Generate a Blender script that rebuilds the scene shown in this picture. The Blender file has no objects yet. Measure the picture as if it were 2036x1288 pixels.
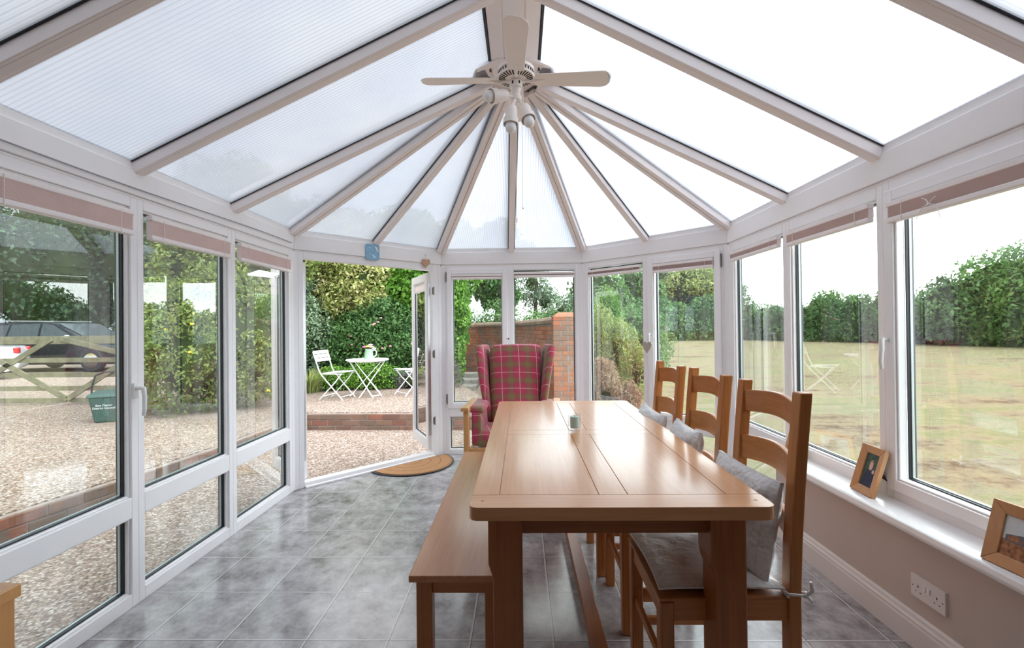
import bpy, bmesh, math, random
import numpy as np
from mathutils import Vector, Matrix
PI = math.pi
random.seed(7)
SC = bpy.context.scene
COL = SC.collection

# ---------------------------------------------------------------- camera
F_PX, YAW, PITCH, ROLL = 913.1, 0.01921, 0.00647, -0.010846
cd = bpy.data.cameras.new('camera'); cam = bpy.data.objects.new('camera', cd); COL.objects.link(cam)
cd.sensor_width = 36.0; cd.lens = F_PX / 2036 * 36; cd.clip_start = 0.02; cd.clip_end = 600
fw = Vector((-math.sin(YAW) * math.cos(PITCH), math.cos(YAW) * math.cos(PITCH), math.sin(PITCH)))
rt0 = Vector((math.cos(YAW), math.sin(YAW), 0)); up0 = rt0.cross(fw)
rt = rt0 * math.cos(ROLL) + up0 * math.sin(ROLL); up = up0 * math.cos(ROLL) - rt0 * math.sin(ROLL)
M = Matrix((rt, up, -fw)).transposed().to_4x4(); M.translation = (0, 0, 1.258)
cam.matrix_world = M
SC.camera = cam

# ---------------------------------------------------------------- sky, sun, exposure
W = bpy.data.worlds.new('sky'); SC.world = W; W.use_nodes = True
def build_world():
    nt = W.node_tree; nt.nodes.clear(); N = nt.nodes.new; K = nt.links.new
    out = N('ShaderNodeOutputWorld'); bg = N('ShaderNodeBackground'); K(bg.outputs[0], out.inputs[0])
    tc = N('ShaderNodeTexCoord'); mp = N('ShaderNodeMapping'); mp.inputs['Scale'].default_value = (1.6, 1.6, 5.0)
    mp.inputs['Location'].default_value = (0.3, 1.7, 0.2)
    K(tc.outputs['Generated'], mp.inputs[0])
    no = N('ShaderNodeTexNoise'); no.inputs['Scale'].default_value = 1.6; no.inputs['Detail'].default_value = 6
    no.inputs['Roughness'].default_value = 0.55
    K(mp.outputs[0], no.inputs['Vector'])
    r = N('ShaderNodeValToRGB'); e = r.color_ramp.elements
    e[0].position = 0.40; e[0].color = (0.78, 0.88, 1.0, 1); e[1].position = 0.60; e[1].color = (1.0, 1.0, 1.0, 1)
    K(no.outputs['Fac'], r.inputs[0])
    sx = N('ShaderNodeSeparateXYZ'); K(tc.outputs['Generated'], sx.inputs[0])
    m0 = N('ShaderNodeMath'); m0.operation = 'MULTIPLY_ADD'; K(sx.outputs['X'], m0.inputs[0]); m0.inputs[1].default_value = 0.5; m0.inputs[2].default_value = 0.5
    m1 = N('ShaderNodeMath'); m1.operation = 'POWER'; K(m0.outputs[0], m1.inputs[0]); m1.inputs[1].default_value = 1.5
    m2 = N('ShaderNodeMath'); m2.operation = 'MULTIPLY_ADD'; K(m1.outputs[0], m2.inputs[0])
    m2.inputs[1].default_value = SKY_DX; m2.inputs[2].default_value = SKY_BASE
    K(r.outputs[0], bg.inputs['Color']); K(m2.outputs[0], bg.inputs['Strength'])
SKY_DX, SKY_BASE = 4.3, 0.32      # thin bright cloud to the right (+x), heavier cloud to the left
build_world()
sd = bpy.data.lights.new('sun', 'SUN'); sd.energy = 0.6; sd.angle = math.radians(25); sd.color = (1.0, 0.96, 0.90)
sun = bpy.data.objects.new('sun', sd); COL.objects.link(sun)
sun.rotation_euler = Vector((0.55, -0.75, 1.35)).to_track_quat('Z', 'Y').to_euler(); sun.location = (3, -3, 6)
SC.view_settings.view_transform = 'Standard'; SC.view_settings.look = 'None'
SC.view_settings.gamma = 1.0; SC.view_settings.use_curve_mapping = False
SC.view_settings.exposure = 1.18
SC.cycles.transparent_max_bounces = 24; SC.cycles.max_bounces = 10; SC.cycles.diffuse_bounces = 5

# ---------------------------------------------------------------- materials
def new_mat(name):
    m = bpy.data.materials.new(name); m.use_nodes = True
    nt = m.node_tree; nt.nodes.clear()
    out = nt.nodes.new('ShaderNodeOutputMaterial')
    return m, nt, out
class NT:
    def __init__(s, name):
        s.m, s.nt, s.out = new_mat(name)
    def n(s, t, **kw):
        x = s.nt.nodes.new('ShaderNode' + t)
        for k, v in kw.items():
            setattr(x, k, v)
        return x
    def k(s, a, b): s.nt.links.new(a, b)
    def v(s, node, name, val): node.inputs[name].default_value = val
    def math(s, op, a, b=None, c=None):
        x = s.n('Math', operation=op)
        for i, q in enumerate((a, b, c)):
            if q is None: continue
            if isinstance(q, (int, float)): x.inputs[i].default_value = q
            else: s.k(q, x.inputs[i])
        return x.outputs[0]
    def ramp(s, fac, stops):
        r = s.n('ValToRGB'); e = r.color_ramp.elements
        while len(e) < len(stops): e.new(0.5)
        for i, (p, c) in enumerate(stops):
            e[i].position = p; e[i].color = (*c, 1)
        s.k(fac, r.inputs[0]); return r.outputs[0]
    def mix(s, fac, a, b, blend='MIX'):
        x = s.n('Mix', data_type='RGBA', blend_type=blend)
        if isinstance(fac, (int, float)): x.inputs[0].default_value = fac
        else: s.k(fac, x.inputs[0])
        for i, q in ((6, a), (7, b)):
            if isinstance(q, tuple): x.inputs[i].default_value = (*q, 1)
            else: s.k(q, x.inputs[i])
        return x.outputs[2]
    def coord(s, scale=(1, 1, 1), kind='Object', loc=(0, 0, 0), rot=(0, 0, 0)):
        t = s.n('TexCoord'); mp = s.n('Mapping'); mp.inputs['Scale'].default_value = scale
        mp.inputs['Location'].default_value = loc; mp.inputs['Rotation'].default_value = rot
        s.k(t.outputs[kind], mp.inputs[0]); return mp.outputs[0]
    def noise(s, vec, scale, detail=4, rough=0.5, out='Fac'):
        x = s.n('TexNoise'); s.v(x, 'Scale', scale); s.v(x, 'Detail', detail); s.v(x, 'Roughness', rough)
        s.k(vec, x.inputs['Vector']); return x.outputs[out]
    def voro(s, vec, scale, out='Distance', feature='F1'):
        x = s.n('TexVoronoi', feature=feature); s.v(x, 'Scale', scale); s.k(vec, x.inputs['Vector']); return x.outputs[out]
    def bump(s, h, strength=0.3, dist=0.01):
        b = s.n('Bump'); s.v(b, 'Strength', strength); s.v(b, 'Distance', dist); s.k(h, b.inputs['Height']); return b.outputs[0]
    def bsdf(s, color, rough=0.5, normal=None, spec=0.5, metal=0.0, coat=0.0, connect=True):
        p = s.n('BsdfPrincipled')
        if isinstance(color, tuple): p.inputs['Base Color'].default_value = (*color, 1)
        else: s.k(color, p.inputs['Base Color'])
        if isinstance(rough, (int, float)): p.inputs['Roughness'].default_value = rough
        else: s.k(rough, p.inputs['Roughness'])
        p.inputs['Specular IOR Level'].default_value = spec; p.inputs['Metallic'].default_value = metal
        p.inputs['Coat Weight'].default_value = coat; p.inputs['Coat Roughness'].default_value = 0.15
        if normal is not None: s.k(normal, p.inputs['Normal'])
        if connect: s.k(p.outputs[0], s.out.inputs[0])
        return p.outputs[0]
def plain(name, color, rough=0.5, metal=0.0, spec=0.5, coat=0.0, var=0.06, scale=6.0):
    t = NT(name); c = t.noise(t.coord(), scale, 3)
    dark = tuple(max(0, x * (1 - var)) for x in color); lite = tuple(min(1, x * (1 + var)) for x in color)
    t.bsdf(t.ramp(c, [(0.3, dark), (0.7, lite)]), rough, None, spec, metal, coat); return t.m
def oak(name, axis='Y', light=(0.38, 0.118, 0.022), dark=(0.24, 0.064, 0.010), rough=0.38, coat=0.15):
    t = NT(name)
    sc = {'X': (1.2, 18, 18), 'Y': (18, 1.2, 18), 'Z': (18, 18, 1.2)}[axis]
    co = t.coord(sc); a = t.noise(co, 2.2, 6, 0.65)
    sc2 = {'X': (3, 120, 120), 'Y': (120, 3, 120), 'Z': (120, 120, 3)}[axis]
    b = t.noise(t.coord(sc2), 1.0, 3, 0.6)
    at = t.n('Attribute', attribute_name='rnd')
    f = t.math('ADD', t.math('MULTIPLY', a, 0.6), t.math('MULTIPLY', b, 0.4))
    f = t.math('ADD', f, t.math('MULTIPLY_ADD', at.outputs['Fac'], 0.16, -0.05))
    c = t.ramp(f, [(0.32, dark), (0.5, tuple((x + y) / 2 for x, y in zip(light, dark))), (0.68, light)])
    t.bsdf(c, rough, t.bump(b, 0.12, 0.002), 0.5, 0, coat); return t.m
def leaf_mat(name, cols, trans=0.3):
    t = NT(name); at = t.n('Attribute', attribute_name='rnd')
    n = len(cols); c = t.ramp(at.outputs['Fac'], [(i / (n - 1), q) for i, q in enumerate(cols)])
    p = t.bsdf(c, 0.55, None, 0.35, connect=False)
    tr = t.n('BsdfTranslucent'); t.k(c, tr.inputs['Color'])
    mx = t.n('MixShader'); mx.inputs[0].default_value = trans; t.k(p, mx.inputs[1]); t.k(tr.outputs[0], mx.inputs[2])
    t.k(mx.outputs[0], t.out.inputs[0]); return t.m
def schlick(t, f0=0.04):
    g = t.n('NewGeometry'); d = t.n('VectorMath', operation='DOT_PRODUCT'); t.k(g.outputs['Incoming'], d.inputs[0]); t.k(g.outputs['Normal'], d.inputs[1])
    c = t.math('POWER', t.math('SUBTRACT', 1.0, t.math('ABSOLUTE', d.outputs['Value'])), 5.0)
    return t.math('MULTIPLY_ADD', c, 1 - f0, f0)
def glass_mat(name, tint=(0.93, 0.965, 0.95), gain=4.0, dirt=0.03):
    t = NT(name)
    geo = t.n('NewGeometry')
    fac = t.math('MINIMUM', t.math('MULTIPLY', schlick(t), gain), 1.0)
    # only the face the ray meets first, so each pane face reflects once
    fac = t.math('MULTIPLY', fac, t.math('SUBTRACT', 1.0, geo.outputs['Backfacing']))
    tr = t.n('BsdfTransparent'); tr.inputs[0].default_value = (*tint, 1)
    gl = t.n('BsdfGlossy'); gl.inputs['Roughness'].default_value = 0.0
    mx = t.n('MixShader'); t.k(fac, mx.inputs[0]); t.k(tr.outputs[0], mx.inputs[1]); t.k(gl.outputs[0], mx.inputs[2])
    # a light film of dust and dried rain streaks on the pane
    co = t.coord((9, 9, 0.7)); d = t.noise(co, 1.6, 5, 0.6)
    df = t.n('BsdfDiffuse'); df.inputs[0].default_value = (0.8, 0.8, 0.8, 1)
    m2 = t.n('MixShader'); t.k(t.math('MULTIPLY', t.math('MAXIMUM', t.math('SUBTRACT', d, 0.45), 0.0), dirt * 12), m2.inputs[0])
    t.k(mx.outputs[0], m2.inputs[1]); t.k(df.outputs[0], m2.inputs[2])
    t.k(m2.outputs[0], t.out.inputs[0]); return t.m
def polycarb():
    t = NT('polycarbonate')
    uv = t.n('TexCoord'); sp = t.n('SeparateXYZ'); t.k(uv.outputs['UV'], sp.inputs[0])
    fr = t.math('FRACT', t.math('MULTIPLY', sp.outputs['X'], 1 / 0.02))
    rib = t.math('LESS_THAN', t.math('ABSOLUTE', t.math('SUBTRACT', fr, 0.5)), 0.14)
    soft = t.math('ABSOLUTE', t.math('SUBTRACT', fr, 0.5))
    no = t.noise(t.coord((1.4, 1.4, 1.4)), 1.3, 4, 0.55)
    col = t.ramp(no, [(0.35, (0.50, 0.515, 0.545)), (0.65, (0.57, 0.572, 0.58))])
    tr = t.n('BsdfTransparent'); tcol = t.mix(rib, (0.55, 0.555, 0.57), (0.43, 0.44, 0.46)); t.k(tcol, tr.inputs[0])
    tl = t.n('BsdfTranslucent'); t.k(t.mix(t.math('MULTIPLY', rib, 0.8), col, (0.45, 0.465, 0.49)), tl.inputs[0])
    nb = t.bump(soft, 0.5, 0.004)
    gl = t.n('BsdfGlossy'); gl.inputs['Roughness'].default_value = 0.18; t.k(nb, gl.inputs['Normal'])
    a = t.n('MixShader'); a.inputs[0].default_value = 0.50; t.k(tr.outputs[0], a.inputs[1]); t.k(tl.outputs[0], a.inputs[2])
    ge = t.n('NewGeometry'); lw = t.math('MULTIPLY', schlick(t, 0.05), t.math('SUBTRACT', 1.0, ge.outputs['Backfacing']))
    b = t.n('MixShader'); t.k(lw, b.inputs[0]); t.k(a.outputs[0], b.inputs[1]); t.k(gl.outputs[0], b.inputs[2])
    t.k(b.outputs[0], t.out.inputs[0]); return t.m
def tile_mat():
    t = NT('grey_slate_tile'); S = 0.333
    co = t.coord(loc=(1.549 + 10 * S, -1.853 + 20 * S, 0))
    br = t.n('TexBrick', offset=0.0, squash=1.0); t.v(br, 'Scale', 1.0); t.v(br, 'Mortar Size', 0.0040); t.v(br, 'Mortar Smooth', 0.15)
    t.v(br, 'Brick Width', S); t.v(br, 'Row Height', S); t.v(br, 'Bias', 0.0)
    br.inputs['Color1'].default_value = (0, 0, 0, 1); br.inputs['Color2'].default_value = (1, 1, 1, 1)
    t.k(co, br.inputs['Vector'])
    big = t.noise(t.coord(), 7.0, 7, 0.62); fine = t.noise(t.coord(), 55, 5, 0.7); st = t.noise(t.coord((1.4, 1.0, 1), rot=(0, 0, 0.6)), 13, 6, 0.72)
    f = t.math('ADD', t.math('MULTIPLY', big, 0.5), t.math('ADD', t.math('MULTIPLY', fine, 0.15), t.math('MULTIPLY', st, 0.35)))
    f = t.math('ADD', f, t.math('MULTIPLY_ADD', br.outputs['Color'], 0.06, -0.03))
    c = t.ramp(f, [(0.38, (0.17, 0.15, 0.15)), (0.45, (0.29, 0.27, 0.275)), (0.53, (0.41, 0.39, 0.40)), (0.62, (0.54, 0.525, 0.53))])
    c = t.mix(br.outputs['Fac'], c, (0.62, 0.60, 0.60))
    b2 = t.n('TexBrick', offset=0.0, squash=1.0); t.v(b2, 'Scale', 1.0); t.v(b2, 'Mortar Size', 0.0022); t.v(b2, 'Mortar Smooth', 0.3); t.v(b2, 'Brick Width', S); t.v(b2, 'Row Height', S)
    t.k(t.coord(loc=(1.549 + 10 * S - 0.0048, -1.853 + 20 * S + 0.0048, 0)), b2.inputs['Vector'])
    c = t.mix(t.math('MULTIPLY', b2.outputs['Fac'], 0.8), c, (0.09, 0.085, 0.09))  # dark line offset from each joint: shade of its edge, painted in
    h = t.math('SUBTRACT', t.math('ADD', t.math('MULTIPLY', fine, 0.12), t.math('MULTIPLY', st, 0.25)), t.math('MULTIPLY', br.outputs['Fac'], 1.2))
    ro = t.math('MULTIPLY_ADD', fine, 0.16, 0.10)
    t.bsdf(c, ro, t.bump(h, 0.25, 0.003), 0.7); return t.m
def gravel_mat():
    t = NT('gravel'); co = t.coord()
    w = t.noise(co, 30, 2, 0.5, 'Color'); vm = t.n('VectorMath', operation='MULTIPLY_ADD')
    t.k(w, vm.inputs[0]); vm.inputs[1].default_value = (0.012, 0.012, 0.012); t.k(co, vm.inputs[2])
    v = t.n('TexVoronoi'); t.v(v, 'Scale', 62); t.k(vm.outputs[0], v.inputs['Vector'])
    s = t.n('SeparateColor'); t.k(v.outputs['Color'], s.inputs[0])
    big = t.noise(co, 1.7, 4, 0.6)
    c = t.ramp(s.outputs[0], [(0.0, (0.13, 0.09, 0.07)), (0.2, (0.28, 0.20, 0.15)), (0.5, (0.42, 0.32, 0.25)), (0.78, (0.53, 0.44, 0.37)), (1.0, (0.74, 0.69, 0.63))])
    c = t.mix(t.math('MULTIPLY', big, 0.35), c, (0.40, 0.30, 0.24))
    ed = t.ramp(v.outputs['Distance'], [(0.25, (1, 1, 1)), (0.75, (0.35, 0.32, 0.30))])
    c = t.mix(0.75, c, ed, 'MULTIPLY')
    t.bsdf(c, 0.85, t.bump(t.math('SUBTRACT', 1.0, v.outputs['Distance']), 0.9, 0.012), 0.2); return t.m
def lawn_mat():
    t = NT('dry_lawn'); co = t.coord()
    a = t.noise(co, 0.55, 6, 0.65); b = t.noise(t.coord((0.25, 1.6, 1), rot=(0, 0, 0.5)), 1.3, 5, 0.6); d = t.noise(co, 14, 5, 0.75); e = t.noise(co, 5, 4, 0.7)
    f = t.math('ADD', t.math('MULTIPLY', a, 0.35), t.math('ADD', t.math('MULTIPLY', b, 0.3), t.math('ADD', t.math('MULTIPLY', d, 0.2), t.math('MULTIPLY', e, 0.15))))
    c = t.ramp(f, [(0.41, (0.085, 0.055, 0.035)), (0.455, (0.215, 0.16, 0.105)), (0.50, (0.265, 0.225, 0.133)), (0.54, (0.165, 0.175, 0.075)), (0.59, (0.29, 0.255, 0.16))])
    g = t.noise(co, 60, 3, 0.8)
    c = t.mix(t.ramp(g, [(0.5, (0, 0, 0)), (0.62, (0.7, 0.7, 0.7))]), c, (0.19, 0.145, 0.08))
    t.bsdf(c, 0.95, t.bump(t.math('ADD', d, g), 0.6, 0.03), 0.1); return t.m
def brick_mat(name, cols, stain=(0.17, 0.15, 0.12)):
    t = NT(name); at = t.n('Attribute', attribute_name='rnd'); co = t.coord()
    n = len(cols); c = t.ramp(at.outputs['Fac'], [(i / (n - 1), q) for i, q in enumerate(cols)])
    st = t.noise(co, 3.2, 5, 0.7); fi = t.noise(co, 45, 4, 0.7)
    c = t.mix(t.ramp(st, [(0.44, (0, 0, 0)), (0.60, (0.8, 0.8, 0.8))]), c, stain)
    c = t.mix(t.math('MULTIPLY', fi, 0.35), c, (0.32, 0.20, 0.14))
    t.bsdf(c, 0.9, t.bump(fi, 0.6, 0.004), 0.2); return t.m
def tartan():
    t = NT('tartan_wool'); tc = t.n('TexCoord'); s = t.n('SeparateXYZ'); t.k(tc.outputs['Object'], s.inputs[0])
    a = t.math('ADD', t.math('ADD', s.outputs['X'], 5.022), t.math('MULTIPLY', s.outputs['Y'], 0.25))
    b = t.math('ADD', t.math('ADD', s.outputs['Z'], 5.035), t.math('MULTIPLY', s.outputs['Y'], 0.8))
    res = []
    for q in (a, b):
        f = t.math('FRACT', t.math('MULTIPLY', q, 1 / 0.152))
        line = t.math('LESS_THAN', t.math('ABSOLUTE', t.math('SUBTRACT', f, 0.5)), 0.018)
        d = t.math('ABSOLUTE', t.math('SUBTRACT', t.math('FRACT', t.math('ADD', f, 0.5)), 0.5))
        wide = t.math('LESS_THAN', d, 0.20); core = t.math('LESS_THAN', d, 0.11)
        res.append((line, t.math('ADD', t.math('MULTIPLY', wide, 0.6), t.math('MULTIPLY', core, 0.4))))
    g = t.math('MULTIPLY', t.math('ADD', res[0][1], res[1][1]), 0.5)
    c = t.ramp(g, [(0.0, (0.44, 0.030, 0.082)), (0.3, (0.31, 0.055, 0.062)), (0.5, (0.25, 0.095, 0.055)), (1.0, (0.19, 0.15, 0.052))])
    ln = t.math('MAXIMUM', res[0][0], res[1][0])
    c = t.mix(t.math('MULTIPLY', ln, 0.62), c, (0.80, 0.52, 0.52))
    fz = t.noise(t.coord(), 260, 2, 0.6)
    c = t.mix(t.math('MULTIPLY', fz, 0.18), c, (0.62, 0.30, 0.33))
    p = t.bsdf(c, 0.9, t.bump(fz, 0.35, 0.002), 0.15)
    t.nt.nodes['Principled BSDF'].inputs['Sheen Weight'].default_value = 0.3
    return t.m
def linen():
    t = NT('grey_linen'); tc = t.coord((1, 1, 1)); s = t.n('SeparateXYZ'); t.k(tc, s.inputs[0])
    st = t.math('LESS_THAN', t.math('ABSOLUTE', t.math('SUBTRACT', t.math('FRACT', t.math('MULTIPLY', s.outputs['Y'], 42)), 0.5)), 0.13)
    n = t.noise(t.coord((60, 60, 60)), 3, 3, 0.7)
    c = t.ramp(n, [(0.3, (0.72, 0.71, 0.70)), (0.7, (0.82, 0.81, 0.80))])
    c = t.mix(t.math('MULTIPLY', st, 0.30), c, (0.55, 0.55, 0.60))
    w = t.noise(t.coord(), 11, 3, 0.55)
    t.bsdf(c, 0.9, t.bump(w, 0.9, 0.04), 0.15); return t.m
def mat_coir():
    t = NT('coir'); co = t.coord(); n = t.noise(co, 160, 3, 0.8)
    r = t.n('TexWave', wave_type='RINGS', rings_direction='SPHERICAL'); t.v(r, 'Scale', 3.4); t.v(r, 'Distortion', 1.5); t.v(r, 'Detail', 1); t.k(co, r.inputs['Vector'])
    c = t.ramp(n, [(0.3, (0.38, 0.19, 0.09)), (0.7, (0.60, 0.34, 0.18))])
    c = t.mix(t.ramp(r.outputs['Fac'], [(0.0, (0.55, 0.55, 0.55)), (0.08, (0, 0, 0))]), c, (0.25, 0.12, 0.06))
    t.bsdf(c, 1.0, t.bump(n, 0.8, 0.004), 0.1); return t.m

UPVC = plain('white_upvc', (0.90, 0.885, 0.895), 0.28, var=0.015)
ROOFW = plain('roof_bar_white', (0.92, 0.85, 0.83), 0.4, var=0.015)
SILLW = plain('sill_white', (0.86, 0.86, 0.87), 0.16, coat=0.3, var=0.01)
GASK = plain('black_gasket', (0.012, 0.016, 0.024), 0.35)
SPACER = plain('spacer_bar', (0.50, 0.56, 0.55), 0.35, metal=0.3)
HANDLE = plain('handle_white', (0.80, 0.79, 0.78), 0.3, var=0.01)
STEEL = plain('steel', (0.6, 0.6, 0.6), 0.3, metal=1.0)
HINGEM = plain('hinge_grey', (0.25, 0.23, 0.21), 0.4, metal=0.8)
BLIND = plain('blind_fabric', (0.92, 0.80, 0.78), 0.9, var=0.03)
BLINDR = plain('blind_rail', (0.88, 0.82, 0.81), 0.4, var=0.02)
GLASS = glass_mat('window_glass')
POLY = polycarb()
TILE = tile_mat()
GRAVEL = gravel_mat()
LAWN = lawn_mat()
WALLP = plain('warm_beige_paint', (0.60, 0.515, 0.475), 0.75, var=0.02)
SKIRT = plain('skirting_gloss', (0.80, 0.76, 0.75), 0.3, var=0.015)
OAKY = oak('oak_long', 'Y'); OAKX = oak('oak_cross', 'X'); OAKZ = oak('oak_upright', 'Z')
CH = dict(light=(0.53, 0.205, 0.055), dark=(0.36, 0.12, 0.028))
CHZ = oak('chair_oak_upright', 'Z', **CH); CHY = oak('chair_oak_rail', 'Y', **CH); CHX = oak('chair_oak_side', 'X', **CH)
TOPL = dict(light=(0.69, 0.345, 0.155), dark=(0.56, 0.245, 0.09), rough=0.30, coat=0.6)
TOPY = oak('table_oak_long', 'Y', **TOPL); TOPX = oak('table_oak_cross', 'X', **TOPL)
BNCH = oak('bench_oak', 'Y', light=(0.60, 0.27, 0.11), dark=(0.44, 0.17, 0.06), rough=0.30, coat=0.45)
HONEY = oak('honey_wood', 'Z', light=(0.66, 0.34, 0.13), dark=(0.55, 0.26, 0.09))
TARTAN = tartan(); LINEN = linen(); COIR = mat_coir()
RUBBER = plain('black_rubber', (0.02, 0.022, 0.03), 0.6)
FANW = plain('fan_cream', (0.91, 0.83, 0.77), 0.38, var=0.01)
BULB = plain('opal_bulb', (0.88, 0.88, 0.87), 0.25, var=0.0)
DARKV = plain('dark_slot', (0.03, 0.025, 0.02), 0.8)
BRICKR = brick_mat('garden_brick', [(0.30, 0.075, 0.04), (0.42, 0.12, 0.055), (0.50, 0.17, 0.08), (0.36, 0.16, 0.10)])
BRICKK = brick_mat('kerb_brick', [(0.13, 0.06, 0.045), (0.25, 0.09, 0.06), (0.17, 0.115, 0.085), (0.10, 0.075, 0.06)], (0.09, 0.075, 0.06))
MORTAR = plain('mortar', (0.26, 0.21, 0.18), 0.95, var=0.2, scale=20)
PAINTM = plain('white_painted_metal', (0.78, 0.80, 0.80), 0.4)
BARK = plain('bark', (0.10, 0.07, 0.05), 0.95, var=0.3, scale=14)
DARKCORE = plain('dark_crown_core', (0.030, 0.045, 0.016), 1.0, spec=0.0, var=0.3, scale=5)  # dark solid core in each plant, inner shade given as colour
L_VAR = leaf_mat('leaves_variegated', [(0.101, 0.162, 0.030), (0.283, 0.334, 0.081), (0.526, 0.506, 0.223), (0.668, 0.627, 0.364)])
L_GRN = leaf_mat('leaves_bright_green', [(0.040, 0.119, 0.016), (0.092, 0.238, 0.026), (0.185, 0.370, 0.047), (0.290, 0.475, 0.092)])
L_DRK = leaf_mat('leaves_dark_green', [(0.026, 0.071, 0.021), (0.054, 0.133, 0.036), (0.099, 0.206, 0.054), (0.160, 0.285, 0.089)])
L_YEW = leaf_mat('leaves_yew', [(0.012, 0.028, 0.012), (0.022, 0.05, 0.02), (0.035, 0.075, 0.028), (0.06, 0.11, 0.045)], 0.15)
L_TEA = leaf_mat('leaves_grey_green', [(0.066, 0.119, 0.066), (0.119, 0.198, 0.106), (0.211, 0.304, 0.172), (0.343, 0.422, 0.264)])
L_HED = leaf_mat('leaves_hedge', [(0.054, 0.116, 0.040), (0.099, 0.196, 0.063), (0.160, 0.303, 0.089), (0.268, 0.428, 0.143)])
L_YEL = leaf_mat('leaves_yellow_green', [(0.119, 0.172, 0.040), (0.224, 0.290, 0.079), (0.356, 0.409, 0.132), (0.475, 0.502, 0.211)])
L_BRN = leaf_mat('leaves_bronze', [(0.172, 0.079, 0.053), (0.290, 0.158, 0.119), (0.370, 0.264, 0.145), (0.475, 0.370, 0.264)])
L_BSH = leaf_mat('leaves_bush', [(0.066, 0.119, 0.019), (0.132, 0.198, 0.040), (0.224, 0.277, 0.066), (0.343, 0.343, 0.106)])
PINK = plain('rose_petal', (0.72, 0.32, 0.36), 0.7, var=0.2, scale=30)
YELLOW = plain('yellow_petal', (0.85, 0.62, 0.04), 0.6, var=0.1, scale=30)
CARBLK = plain('black_car_paint', (0.012, 0.015, 0.02), 0.25, spec=0.3)
CARWHT = plain('white_car_paint', (0.75, 0.76, 0.78), 0.2, coat=1.0)
CARGLS = plain('car_glass', (0.05, 0.06, 0.065), 0.08, spec=0.5)
CHROME = plain('chrome', (0.8, 0.8, 0.82), 0.12, metal=1.0)
GATEW = plain('weathered_timber', (0.17, 0.16, 0.10), 0.9, var=0.25, scale=9)

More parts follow.
